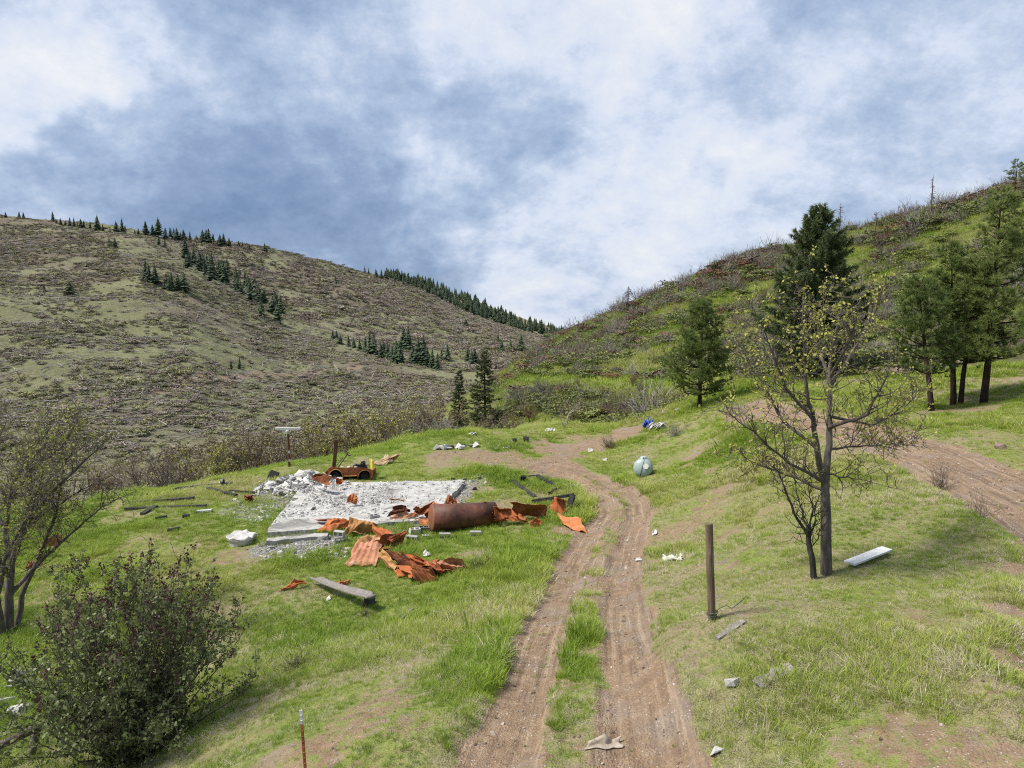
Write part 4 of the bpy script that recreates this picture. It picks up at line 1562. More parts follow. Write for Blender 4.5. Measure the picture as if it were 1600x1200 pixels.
# ---- lilac
def build_lilac():
    rng = np.random.default_rng(81)
    base = G(215, 1178)
    base[2] -= .05
    root = empty('lilac_bush', base)
    w = Wood(rng)
    by = base[1]
    sc = by / F_PX
    R = 2.15
    Ht = 3.75
    for k in range(88):
        an = rng.uniform(0, 6.283)
        ex = rng.uniform(.08, 1) ** .62
        top = np.array([math.cos(an) * R * ex * 1.1, math.sin(an) * R * ex * .9, Ht * (1.0 - .52 * ex ** 2.2) * (rng.uniform(.72, 1.02) if k % 3 else rng.uniform(.25, .75))])
        st = np.array([math.cos(an) * .75 * ex * rng.uniform(), math.sin(an) * .75 * ex * rng.uniform(), 0])
        mid = st * .5 + top * np.array([.38, .38, .45]) + rng.normal(0, .1, 3)
        ln = w.limb([base + st, base + mid, base + top], rng.uniform(.018, .034), .006, .04, 4)
        w.clothe(ln, .30, .55, .009, 1, start=.22, kids=3, up=.4)
    w.mesh('stems', M['twig'], root, base)
    pts = []
    for pl, rad in w.lines:
        if max(rad) < .0125:
            for a, b in zip(pl[:-1], pl[1:]):
                for q in rng.uniform(size=2):
                    pts.append(a * (1 - q) + b * q - base)
    pts = np.array(pts)
    dens = .20 + .80 * sstep(.32, .55, fbm(pts[:, 0] * 1.6 + pts[:, 1], pts[:, 2] * 1.6, 83, 3))
    pts = pts[(rng.uniform(size=len(pts)) < dens) & (pts[:, 2] > .25)]
    if len(pts) > 13000:
        pts = pts[rng.permutation(len(pts))[:13000]]
    V, Fq = leaf_quads(pts, .078, rng, .62, 2, .035)
    mesh_obj('foliage', V, Fq, M['lilac_leaf'], root)
    tips = np.array([t[0] - base for t in w.tips])
    hi = tips[(tips[:, 2] > 2.65 + rng.normal(0, .35, len(tips))) & (rng.uniform(size=len(tips)) < .42)]
    pos = np.concatenate([hi + np.array([0, 0, q]) for q in (0, .03, .06, .09, .12)])
    V, Fq = leaf_quads(pos, .050, rng, .8, 3, .020)
    mesh_obj('flower_buds', V, Fq, M['lilac_flower'], root)
    tag(root, 'large leafy lilac bush with dark purple buds in the left foreground', 'bush')


build_lilac()


# ---- conifers
def conifer(name, base, h, rad, crown0, seed, style, label, group=None, lean=(0, 0), trunk_r=None, whorl=.42, pwr=.85, cat='tree'):
    rng = np.random.default_rng(seed)
    base = np.array(base, float)
    root = empty(name, base)
    tr = trunk_r or h * .022
    mb = MB()
    top = np.array([lean[0], lean[1], h])
    line = [np.array([0, 0, -.3])] + [top * q + np.array([rng.normal(0, .02), rng.normal(0, .02), 0]) * (q < 1) for q in (.06, .2, .4, .6, .8, 1.0)]
    mb.tube(line, [tr * 1.25, tr * 1.05, tr * .9, tr * .75, tr * .52, tr * .28, tr * .04], 10)
    br = []
    pos, drs = [], []
    z = crown0
    while z < h * .985:
        q = (z - crown0) / (h - crown0)
        prof = (1 - q) ** pwr * min(1, .62 + q * 2.6)
        nb = rng.integers(4, 7) if q < .8 else 4
        for k in range(nb):
            an = rng.uniform(0, 6.283)
            L_ = rad * prof * rng.uniform(.62, 1.16) + .12
            d = np.array([math.cos(an), math.sin(an), 0])
            a = top * (z / h)
            if style == 'pine':
                lift, tipup = rng.uniform(-.18, .22) + .35 * q, .30
            elif style == 'fir':
                lift, tipup = rng.uniform(-.35, -.05) + .5 * q, .10
            else:
                lift, tipup = rng.uniform(-.15, .15) + .5 * q, .22
            n = 5
            pl = [a]
            for i in range(1, n + 1):
                t = i / n
                pl.append(a + d * L_ * t + np.array([0, 0, L_ * (lift * t + tipup * t * t)]) + rng.normal(0, .03 * L_, 3) * t)
            br.append((pl, [max(.012, tr * .28 * (1 - q) + .012) * (1 - .8 * i / n) for i in range(n + 1)]))
            dn = unit(pl[-1] - pl[-2])
            if style == 'pine':
                nt_ = max(4, int(L_ * 14.0))
                for i in range(nt_):
                    t = rng.uniform(.30, 1.0) ** .8
                    j = min(int(t * n), n - 1)
                    c = pl[j] + (pl[j + 1] - pl[j]) * (t * n - j)
                    side = rng.normal(0, .14 + .09 * L_, 3) * (1.1 - .6 * t) * np.array([1, 1, .6])
                    pos.append(c + side + np.array([0, 0, .06]))
                    drs.append(unit(dn * .6 + side * 1.2 + np.array([0, 0, .45])))
                pos.append(pl[-1])
                drs.append(dn)
            else:
                nt_ = max(4, int(L_ * 17))
                sd_ = np.cross(d, (0, 0, 1.0))
                for i in range(nt_):
                    t = rng.uniform(.12, 1.0) ** .75
                    j = min(int(t * n), n - 1)
                    c = pl[j] + (pl[j + 1] - pl[j]) * (t * n - j)
                    lat = rng.uniform(-1, 1) * L_ * .36 * (1.05 - t)
                    pos.append(c + sd_ * lat + np.array([0, 0, -.10 * abs(lat) + rng.normal(0, .04)]))
                    drs.append(unit(d * .8 + sd_ * np.sign(lat) * .7 + np.array([0, 0, -.15])))
                pos.append(pl[-1])
                drs.append(dn)
        z += whorl * rng.uniform(.7, 1.2) * (1 - .45 * q)
    pos.append(top)
    drs.append(np.array([0, 0, 1.0]))
    pos, drs = np.array(pos), np.array(drs)
    mesh_obj('trunk', mb.v, mb.f, M['bark_pine'], root, smooth=True)
    BV, BF = tubes(br, .005, lambda m: 4)
    mesh_obj('branches', BV, BF, M['bark_pine'], root)
    if style == 'pine':
        V, Fq = needle_tris(pos, drs, rng, 24, .27, .026, .85)
        mesh_obj('crown', V, Fq, M['pine_needle'], root)
    elif style == 'fir':
        V, Fq = needle_tris(pos, drs, rng, 10, .26, .060, .55, .15)
        mesh_obj('crown', V, Fq, M['fir_needle'], root)
    else:
        V, Fq = needle_tris(pos, drs, rng, 15, .34, .055, .95)
        mesh_obj('crown', V, Fq, M['fir_needle'], root)
    tag(root, label, cat, group)
    return root


def at_base(px, py):
    p = G(px, py)
    return p


b = at_base(1093, 637)
conifer('pine_tree', b, 165 * b[1] / F_PX, 2.5, .9, 91, 'pine', 'small rounded pine standing alone above the pale green tank', trunk_r=.14, pwr=.62, whorl=.40)
pg = 'pines beside the upper road'
b = at_base(1457, 641)
conifer('pine_tree', b, 205 * b[1] / F_PX, 1.7, 1.7, 92, 'pine', 'short leaning pine, leftmost of the pines by the upper road', pg, (-.9, .3), .12, .55, .6)
b = at_base(1489, 634)
conifer('pine_tree', b, 250 * b[1] / F_PX, 1.7, 2.0, 93, 'pine', 'middle pine of the roadside group, its trunk touching a twin', pg, (-.35, .4), .13, .56, .65)
b = at_base(1500, 633)
conifer('pine_tree', b, 222 * b[1] / F_PX, 1.5, 2.1, 94, 'pine', 'twin pine pressed against the right side of the middle pine', pg, (.1, -.3), .115, .56, .65)
b = at_base(1537, 631)
conifer('pine_tree', b, 333 * b[1] / F_PX, 2.1, 2.1, 95, 'pine', 'tallest pine of the roadside group with a pointed top', pg, (.05, 0), .155, .58, .72)
b = at_base(1655, 640)
conifer('pine_tree', b, 235 * b[1] / F_PX, 1.9, 1.7, 96, 'pine', 'pine cut off by the right edge of the picture', pg, (0, 0), .16, .52, .65)
_p = P(1266, 632, 46)
_p[2] = gz(_p[0], _p[1])
conifer('fir_tree', _p, 306 * 46 / F_PX + (_p[2] - P(1266, 632, 46)[2]) * -1, 4.1, .8, 97, 'dense', 'tall dark dense conifer behind the budding oak', trunk_r=.28, pwr=.80, whorl=.34)
for (px, topy, Y, r, sd_, lab) in [(757, 546, 74, 1.9, 98, 'dark layered spruce rising from the ravine behind the flat'), (717, 578, 70, 1.05, 99, 'slimmer spruce just left of the dark layered spruce')]:
    q = P(px, topy, Y)
    zb = gz(q[0], Y)
    conifer('spruce_tree', (q[0], Y, zb), q[2] - zb, r * 1.15, .6, sd_, 'fir', lab, 'spruces in the ravine', trunk_r=.16, pwr=.9, whorl=.42)
_q = G(1586, 299)
conifer('pine_tree', _q, 46 * _q[1] / F_PX, 1.7, 2.0, 100, 'pine', 'small dark pine on the right skyline near the corner', 'live pines on the right skyline', trunk_r=.16, pwr=.55, whorl=.8)
_q = G(1600, 297)
conifer('pine_tree', _q, 34 * _q[1] / F_PX, 1.6, 1.2, 101, 'pine', 'shorter pine at the picture edge beside the skyline pine', 'live pines on the right skyline', trunk_r=.15, pwr=.55, whorl=.8)


# ---- distant conifers: one mesh each, copied
def far_conifer_mesh(name, rng, tiers=11, k=8, slim=.17, open_=0.0):
    V, F, mi = [], [], []
    def tri(a, b_, c, m):
        o = len(V)
        V.extend([a, b_, c])
        F.append((o, o + 1, o + 2))
        mi.append(m)
    for i in range(tiers):
        q = i / (tiers - 1)
        z = .10 + .84 * q
        r = slim * ((1 - q) ** .8 * 1.0 + .06)
        for j in range(k):
            if rng.uniform() < open_:
                continue
            an = 2 * math.pi * (j + rng.uniform(-.4, .4)) / k
            rr = r * rng.uniform(.65, 1.2)
            wv = .55
            a = np.array([0, 0, z + .10])
            b_ = np.array([math.cos(an - wv) * rr * .8, math.sin(an - wv) * rr * .8, z - .02 + rng.normal(0, .012)])
            c = np.array([math.cos(an + wv) * rr * .8, math.sin(an + wv) * rr * .8, z - .02 + rng.normal(0, .012)])
            e = np.array([math.cos(an) * rr * 1.2, math.sin(an) * rr * 1.2, z - .045])
            tri(a, b_, e, 0)
            tri(a, e, c, 0)
    for j in range(4):
        a0, a1 = j * math.pi / 2, (j + 1) * math.pi / 2
        tri(np.array([math.cos(a0) * .014, math.sin(a0) * .014, -.04]), np.array([math.cos(a1) * .014, math.sin(a1) * .014, -.04]), np.array([0, 0, .9]), 1)
    o = mesh_obj(name, V, F, None, mats=[M['far_needle'], M['bark_pine']], midx=mi)
    COL.objects.unlink(o)
    return o.data


_r = np.random.default_rng(111)
FARC = [far_conifer_mesh('distant_conifer', _r, 11, 8, .25), far_conifer_mesh('distant_conifer', _r, 10, 8, .30), far_conifer_mesh('distant_conifer', _r, 12, 8, .21), far_conifer_mesh('distant_conifer', _r, 8, 6, .3, .35)]


def far_row(name, spots, where, group, lo=60, kind=None):
    """spots: (px, top row, foot row); labels count them from the left"""
    spots = sorted(spots)
    for i, (px, t, f) in enumerate(spots):
        g = G(px, f, lo)
        hh = (f - t) * g[1] / F_PX / CP
        v = _r.choice([0, 0, 1, 1, 2, 2, 3]) if kind is None else kind
        o = bpy.data.objects.new(name, FARC[v])
        COL.objects.link(o)
        o.location = Vector([float(q) for q in g])
        wd = hh * _r.uniform(.75, 1.3)
        hh *= _r.uniform(.85, 1.15)
        o.scale = (wd, wd, hh)
        o.rotation_euler = (_r.normal(0, .03), _r.normal(0, .03), _r.uniform(0, 6))
        tag(o, '%s dark conifer from the left %s' % (ordinal(i), where), 'tree', group)


ridge1 = [(9, 331, 340), (30, 329, 341), (37, 332, 342), (83, 332, 346), (88, 341, 349), (95, 341, 351), (102, 344, 352), (109, 339, 354), (116, 339, 355), (121, 345, 354), (127, 342, 356), (131, 344, 356), (141, 346, 358), (152, 338, 360), (161, 351, 361), (172, 356, 363),
          (182, 345, 364), (191, 343, 364), (196, 350, 364), (216, 355, 367), (211, 358, 366), (228, 342, 367), (239, 351, 369), (248, 339, 370), (258, 354, 371), (267, 356, 373), (272, 358, 374), (277, 353, 376), (283, 361, 376), (288, 359, 377), (297, 361, 377), (307, 365, 378), (317, 357, 380), (322, 361, 380), (327, 359, 381), (333, 364, 381), (344, 367, 384), (350, 364, 384), (358, 371, 384), (373, 374, 386), (379, 377, 387), (390, 380, 391), (414, 381, 394)]
far_row('conifer_tree', ridge1, 'along the left skyline', 'conifers on the left skyline')
far_row('conifer_tree', [(69, 443, 456), (109, 436, 462), (171, 369, 385), (180, 372, 387), (227, 408, 438), (233, 412, 441), (242, 409, 443), (248, 369, 383), (258, 373, 386), (259, 427, 451), (264, 432, 453), (269, 423, 453), (278, 428, 454), (284, 432, 455), (289, 430, 456), (361, 562, 576), (374, 559, 576)], 'standing on the left hill slope', 'conifers on the left slope')
gul = []
for i in range(34):
    q = i / 33
    gul.append((296 + 142 * q + _r.normal(0, 7), None, 412 + 88 * q + _r.normal(0, 7) - 4))
gul = [(px, f - _r.uniform(20, 36), f) for px, _, f in gul] + [(296, 388, 412), (303, 390, 415), (355, 402, 425), (331, 400, 440)]
far_row('conifer_tree', [(round(a, 1), round(t, 1), round(f, 1)) for a, t, f in gul], 'in the upper gully stand', 'conifers of the upper gully', lo=300)
gul2 = [(520, 513, 529), (526, 517, 530), (532, 522, 537), (545, 525, 541), (553, 525, 543), (562, 526, 546), (571, 526, 549), (578, 519, 551), (585, 523, 553), (595, 536, 559), (600, 530, 559), (606, 530, 561), (613, 536, 564), (620, 534, 567), (625, 534, 569), (631, 506, 545), (639, 512, 548), (645, 534, 570), (653, 528, 571), (662, 530, 572), (668, 536, 573), (675, 540, 575), (683, 548, 577), (690, 542, 563), (700, 538, 562), (731, 542, 566), (741, 545, 568), (814, 520, 549), (778, 519, 533), (784, 530, 549), (798, 530, 547), (819, 540, 554), (728, 496, 510), (718, 497, 505), (525, 428, 445), (737, 548, 572)]
far_row('conifer_tree', gul2, 'in the lower gully and valley', 'conifers of the lower gully', lo=262)
far_row('conifer_tree', [(570, 414, 427), (576, 417, 429), (588, 420, 433), (596, 419, 435), (602, 421, 437), (606, 425, 437), (617, 430, 441), (630, 431, 445), (637, 429, 446)], 'on the middle hill skyline', 'conifers on the middle skyline', lo=400)
far_row('conifer_tree', [(783, 475, 487), (791, 480, 489), (802, 489, 497), (826, 497, 505), (843, 500, 508), (850, 502, 509), (857, 503, 511), (866, 509, 515), (874, 510, 517)], 'on the far valley skyline', 'conifers on the far skyline', lo=600)


def build_far_forest():
    rng = np.random.default_rng(121)
    n = 520
    px = rng.uniform(603, 890, n)
    top = np.interp(px, [560, 637, 700, 760, 820, 887], [424, 438, 455, 476, 499, 517])
    bot = np.interp(px, [560, 637, 731, 825, 890], [426, 446, 492, 521, 530])
    q = rng.uniform(size=n)
    py = top + 1 + (bot + 1 - top) * q
    keep = rng.uniform(size=n) < np.where(px < 762, 1.0, np.where(q > .35, .8, .10))
    pts = []
    for a, f in zip(px[keep], py[keep]):
        g = hit(H3.z, a, f, 640)
        if g is not None:
            pts.append(g)
    pts = np.array(pts)
    m = len(pts)
    s = rng.uniform(8, 16, m)
    src = []
    for k in range(3):
        o = bpy.data.objects.new('far_forest_tree_%02d' % k, FARC[k])
        src.append(o)
    w = s * rng.uniform(.9, 1.25, m)
    scatter('far_forest', pts, euler_random(m, rng, .02), np.stack([w, w, s], -1), rng.integers(0, 3, m), src, 'dark conifer forest massed on the far ridge', 'forest')


build_far_forest()


# ---- oaks and brush along the edge of the flat
def oak_proto(seed, n_stem, mat_bud, bud, size, wide=.55):
    rng = np.random.default_rng(seed)
    w = Wood(rng)
    o = np.zeros(3)
    for k in range(n_stem):
        an = rng.uniform(0, 6.283)
        ex = rng.uniform(.2, 1)
        top = np.array([math.cos(an) * wide * ex, math.sin(an) * wide * ex, 1.0 - .35 * ex ** 2 * rng.uniform(.6, 1)])
        st = np.array([rng.normal(0, .05), rng.normal(0, .05), 0])
        mid = st + (top - st) * np.array([.35, .35, .5]) + rng.normal(0, .04, 3)
        ln = w.limb([st, mid, top], rng.uniform(.018, .03), .004, .015, 3)
        w.clothe(ln, .075, .20, .006, 2, start=.3, kids=2, up=.3)
    V, F_ = tubes(w.lines, .0034, lambda m: 5 if m > .012 else 3)
    zm = V[:, 2].max() * .97
    V = V / zm
    tm = mesh_obj('trunk', V, F_, None, mats=[M['oak_twig']], smooth=True)
    cm = None
    if bud:
        tp = np.array([t[0] for t in w.tips]) / zm
        V, Fq = leaf_quads(tp, size, rng, .7, bud, .022)
        cm = mesh_obj('crown', V, Fq, mat_bud)
        COL.objects.unlink(cm)
    COL.objects.unlink(tm)
    return tm.data, (cm.data if cm else None)


OAKS = {0: [oak_proto(131, 7, M['bud'], 3, .028, .66), oak_proto(132, 6, M['oak_bud'], 4, .032, .70)],
        1: [oak_proto(133, 7, M['oak_bud'], 3, .028, .66), oak_proto(134, 6, M['oak_bud'], 2, .026, .7), oak_proto(135, 8, None, 0, 0, .62)],
        2: [oak_proto(136, 8, M['brush_red'], 3, .028, .6)]}
oak_label = {0: 'olive-yellow budding scrub oak', 1: 'brown leafless scrub oak', 2: 'russet-leaved scrub oak'}
oaks = [(150, 735, 42, 2), (182, 728, 43, 1), (215, 712, 46, 1), (240, 700, 50, 1), (262, 706, 46, 1), (300, 690, 52, 1), (330, 694, 49, 0), (355, 674, 56, 1), (385, 680, 52, 0), (410, 674, 55, 1), (440, 668, 58, 1), (470, 666, 56, 1), (500, 654, 58, 0), (525, 646, 62, 1), (550, 652, 60, 1), (580, 640, 63, 0), (600, 652, 60, 1),
        (625, 632, 64, 1), (652, 634, 63, 0), (690, 623, 62, 0), (722, 642, 61, 1), (745, 652, 63, 1), (772, 634, 67, 1), (800, 646, 65, 1), (828, 636, 68, 2), (862, 634, 68, 1), (880, 645, 66, 1), (910, 640, 66, 1), (945, 640, 63, 2), (975, 648, 61, 1), (640, 622, 78, 1), (605, 632, 76, 0), (420, 668, 70, 1), (285, 690, 64, 1),
        (70, 720, 52, 1), (880, 608, 73, 2), (905, 604, 74, 1), (840, 610, 78, 1), (990, 604, 68, 2), (1000, 612, 65, 1), (940, 612, 69, 1), (1020, 628, 60, 1)]
oaks.sort()
_cnt = {0: 0, 1: 0, 2: 0}
for px, t, Y, k in oaks:
    q = P(px, t, Y)
    zb = gz(q[0], Y)
    hh = max(q[2] - zb, 1.2)
    root = empty('scrub_oak', (q[0], Y, zb - .05), _r.uniform(0, 6))
    tm, cm = OAKS[k][_r.integers(0, len(OAKS[k]))]
    wd = hh * _r.uniform(.85, 1.1) if hh > 2.2 else hh * 1.4
    root.scale = (wd, wd, hh)
    for nm, dat in (('trunk', tm), ('crown', cm)):
        if dat:
            c = bpy.data.objects.new(nm, dat)
            COL.objects.link(c)
            c.parent = root
    tag(root, '%s %s from the left behind the edge of the flat' % (ordinal(_cnt[k]), oak_label[k]), 'tree', 'scrub oaks behind the flat')
    _cnt[k] += 1


# ---- burnt snags
def snag(px, top, foot, label, seed, branches=26, droop=.35, ln=.16, thick=.014, cat='dead tree'):
    rng = np.random.default_rng(seed)
    g = G(px, foot)
    h = (foot - top) * g[1] / F_PX
    root = empty('dead_tree', g)
    mb = MB()
    pts = [np.array([rng.normal(0, .006) * h, rng.normal(0, .006) * h, h * q]) for q in (-.03, .3, .6, .85, 1)]
    r = h * thick
    mb.tube(pts, [r * 1.15, r, r * .75, r * .45, r * .12], 7)
    mesh_obj('trunk', mb.v, mb.f, M['snag'], root, smooth=True)
    if branches:
        b2 = MB()
        for _ in range(branches):
            q = rng.uniform(.35, .98)
            an = rng.uniform(0, 6.283)
            L_ = h * ln * (1.15 - q * .8) * rng.uniform(.5, 1.2)
            a = np.array([0, 0, h * q])
            d = np.array([math.cos(an), math.sin(an), 0])
            b2.tube([a, a + d * L_ * .5 + np.array([0, 0, -.08 * L_]), a + d * L_ + np.array([0, 0, -droop * L_])], [max(r * .38, .045), max(r * .28, .035), .02], 4, cap=False)
        mesh_obj('branches', b2.v, b2.f, M['snag'], root)
    tag(root, label, cat, 'burnt trees on the right ridge')


snag(1311, 318, 374, 'bare burnt conifer with drooping twigs right of the tall dark conifer', 141, 46, .3, .22, .014)
snag(1454, 276, 340, 'tallest bare burnt conifer on the right skyline', 142, 40, .35, .14, .016)
snag(1470, 311, 336, 'short branchless burnt stub beside the tallest burnt conifer', 143, 0, .3, .1, .03)
snag(981, 447, 490, 'leftmost burnt conifer on the right ridge with ragged drooping limbs', 144, 60, .55, .34, .024)
snag(1216, 374, 400, 'thin bare pole on the ridge left of the tall dark conifer', 145, 12, .2, .12, .012)
snag(1368, 332, 360, 'twisted leafless snag between the two tall burnt conifers', 146, 24, -.5, .35, .016)
snag(1042, 444, 466, 'small forked snag above the lone rounded pine', 147, 16, -.6, .3, .016)
snag(1160, 415, 428, 'small leafless snag midway along the right ridge', 148, 16, -.6, .3, .018)


def bleached_branch(px, py, label, seed, size):
    rng = np.random.default_rng(seed)
    g = G(px, py)
    w = Wood(rng)
    for k in range(3):
        an = rng.uniform(-.6, .6) + (math.pi if k % 2 else 0)
        e = np.array([math.cos(an) * size * .55, rng.normal(0, .2), size * rng.uniform(.6, 1)])
        ln = w.limb([g, g + e * np.array([.35, .35, .6]), g + e], .055 * size / 2, .012, .04, 3)
        w.clothe(ln, .6, .5, .012, 0, start=.4, kids=1, up=.2)
    root = empty('bleached_branch', g)
    w.mesh('limbs', M['deadwood'], root, g)
    tag(root, label, 'dead branch', 'bleached branches in the ravine')


bleached_branch(882, 668, 'forked bleached branch standing beyond the far edge of the flat', 151, 1.9)
bleached_branch(958, 655, 'upright bleached stick below the bench track', 152, 1.6)
bleached_branch(775, 672, 'pale leafless branch to the right of the spruces', 153, 2.2)
bleached_branch(200, 762, 'long bleached limb in the ravine left of the timbers', 154, 2.4)


def small_bush(px, py, label, seed, rx, rz, mat, n=60, w=.009, cat='bush'):
    rng = np.random.default_rng(seed)
    g = G(px, py)
    V, F_ = twig_ball(rng, n, rx, rz, w, 3)
    o = mesh_obj('dry_bush', V, F_, M[mat], loc=Vector([float(q) for q in g]))
    tag(o, label, cat)


small_bush(466, 1045, 'small dark twiggy bush in grass below the grey board', 161, .42, .5, 'twig', 60, .005)
small_bush(1470, 765, 'leafless weed clump on the bank beside the upper road', 162, .5, .75, 'twig', 70, .004)
small_bush(1530, 810, 'second weed clump nearer the camera beside the upper road', 163, .42, .5, 'twig', 50, .004)
small_bush(952, 700, 'low brown twiggy bush on the bare ground by the far spur', 164, .8, .75, 'brush_brown', 90, .010)
small_bush(745, 890, 'dark green clump at the end of the crumpled sheets', 165, .32, .36, 'lilac_leaf', 60, .012)
small_bush(570, 962, 'dry twigs poking out under the end of the grey board', 166, .35, .3, 'twig', 40, .006)
small_bush(1150, 650, 'grey twiggy shrub on the bank right of the lone pine', 167, .9, .8, 'brush_grey', 80, .010)
small_bush(1055, 680, 'grey shrub on the bank above the pale green tank', 168, .8, .6, 'brush_grey', 80, .010)

# ------------------------------------------------------------------ object materials
def mat_mottled(name, stops, scale=3.0, rough=.8, spec=.3, bump=.3, metal=0.0, extra=None, rand=.25, detail=7, coord='Object'):
    m, nt, b = new_mat(name, rough, spec)
    b.inputs['Metallic'].default_value = metal
    t = NT(nt)
    p = t.coord(coord)
    n1 = t.noise(p, scale, detail, .65, .6)
    n2 = t.noise(p, scale * 7, 4, .7)
    v = t.math('ADD', t.math('ADD', t.math('MULTIPLY', n1, .72), t.math('MULTIPLY', n2, .28)), t.math('MULTIPLY', t.math('SUBTRACT', t.rand(), .5), rand))
    c = t.ramp(v, stops)
    if extra:
        col, a, b_, sc = extra
        c = t.mix(t.rng(t.noise(t.mapping(p, (1, 1, 1), (.3, .5, .7)), sc, 5, .6, .8), a, b_), c, col)
    t.L(c, b.inputs['Base Color'])
    t.bump(t.math('ADD', n1, t.math('MULTIPLY', n2, .5)), bump, .03, b)
    return m


M['rust'] = mat_mottled('orange_rust', [(.28, (.070, .023, .012)), (.42, (.240, .070, .026)), (.57, (.390, .122, .044)), (.75, (.52, .23, .10))], 3.2, .85, .2, .35, extra=((.40, .23, .12), .56, .70, 1.7))
M['rust_dark'] = mat_mottled('brown_rust', [(.28, (.034, .015, .010)), (.43, (.140, .048, .022)), (.57, (.265, .090, .036)), (.76, (.40, .165, .068))], 3.0, .85, .2, .3)
M['rust_pale'] = mat_mottled('faded_rust', [(.28, (.24, .095, .05)), (.46, (.42, .20, .12)), (.62, (.50, .29, .19)), (.8, (.58, .44, .33))], 2.2, .85, .2, .2, extra=((.46, .42, .36), .58, .70, 1.3))
M['rust_ochre'] = mat_mottled('ochre_rust', [(.28, (.13, .055, .022)), (.46, (.32, .16, .06)), (.62, (.46, .29, .13)), (.8, (.56, .42, .24))], 2.6, .85, .2, .25)
M['tank_rust'] = mat_mottled('tank_rust', [(.28, (.050, .020, .013)), (.45, (.140, .052, .030)), (.60, (.215, .082, .044)), (.78, (.29, .135, .08))], 1.5, .6, .4, .12, extra=((.17, .15, .14), .66, .74, 1.6))
M['concrete'] = mat_mottled('pale_concrete', [(.30, (.17, .165, .158)), (.45, (.33, .325, .315)), (.56, (.42, .415, .40)), (.70, (.50, .49, .475))], 2.6, .95, .1, .4, extra=((.17, .165, .155), .50, .70, .8), coord='Object')
M['rubble'] = mat_mottled('concrete_rubble', [(.2, (.17, .165, .16)), (.5, (.35, .345, .335)), (.8, (.53, .52, .505))], 2.5, .95, .1, .35, rand=.6)
M['char'] = mat_mottled('charred_timber', [(.3, (.012, .012, .012)), (.55, (.030, .030, .030)), (.75, (.085, .083, .08))], 6, .8, .3, .6)
M['char_brown'] = mat_mottled('scorched_post', [(.3, (.02, .014, .012)), (.5, (.085, .042, .026)), (.75, (.17, .085, .05))], 4, .85, .2, .5)
M['board'] = mat_bark('weathered_board', (.10, .092, .085), (.215, .20, .185), (.34, .325, .305), 16, 1.0, .3)
M['post'] = mat_bark('post_wood', (.060, .044, .030), (.155, .115, .080), (.28, .225, .17), 18, .12, .4)
M['rail'] = mat_bark('grey_rail', (.055, .045, .037), (.13, .112, .095), (.25, .225, .20), 14, .3, .4)
M['propane'] = mat_mottled('pale_green_paint', [(.3, (.25, .32, .31)), (.5, (.31, .385, .37)), (.75, (.36, .43, .42))], 2.0, .38, .5, .03, rand=0)
M['white'] = mat_mottled('white_plastic', [(.3, (.34, .335, .325)), (.5, (.50, .495, .485)), (.8, (.60, .60, .59))], 4, .6, .4, .1)
M['cream'] = mat_mottled('dirty_cloth', [(.3, (.20, .15, .11)), (.5, (.36, .30, .24)), (.75, (.48, .43, .37))], 9, .95, .1, .3, rand=0)
M['blue'] = mat_mottled('blue_tarp', [(.3, (.025, .07, .34)), (.6, (.05, .12, .52)), (.8, (.10, .2, .62))], 5, .5, .4, .1, rand=0)
M['yellow'] = mat_mottled('faded_yellow_paint', [(.3, (.30, .19, .04)), (.5, (.62, .47, .08)), (.75, (.78, .66, .26))], 7, .7, .3, .1, rand=0)
M['black'] = mat_mottled('dark_iron', [(.3, (.012, .012, .012)), (.6, (.035, .033, .032)), (.8, (.09, .08, .07))], 7, .6, .4, .3)
M['rock'] = mat_mottled('red_brown_rock', [(.3, (.13, .09, .07)), (.5, (.27, .205, .165)), (.75, (.42, .35, .30))], 3, .95, .1, .5)
M['tan_sheet'] = mat_mottled('tan_sheet_metal', [(.28, (.20, .10, .05)), (.45, (.42, .29, .18)), (.6, (.58, .47, .34)), (.8, (.66, .58, .47))], 2.2, .8, .2, .2)
M['bright_rust'] = mat_mottled('bright_rust', [(.30, (.24, .070, .026)), (.45, (.38, .125, .045)), (.58, (.44, .20, .085)), (.70, (.48, .32, .19)), (.85, (.52, .42, .30))], 2.0, .8, .2, .2, rand=0)
M['wire'] = mat_mottled('dark_green_wire', [(.3, (.02, .035, .025)), (.7, (.05, .08, .05))], 5, .5, .4, .1)
M['lid_metal'] = mat_mottled('pale_lid', [(.3, (.55, .58, .56)), (.7, (.78, .80, .78))], 5, .4, .5, .1)


def lift(px, py, h):
    """a point seen at a pixel, h metres above the ground"""
    d = pix_dir(px, py)
    g = G(px, py)
    t = -d[2] / d[1]
    Y = g[1]
    for _ in range(4):
        Y0 = Y
        zz = gz(d[0] / d[1] * Y, Y)
        Y = (CAM_Z - (zz + h)) / t if t > .02 else Y0
    return np.array([d[0] / d[1] * Y, Y, CAM_Z - t * Y])


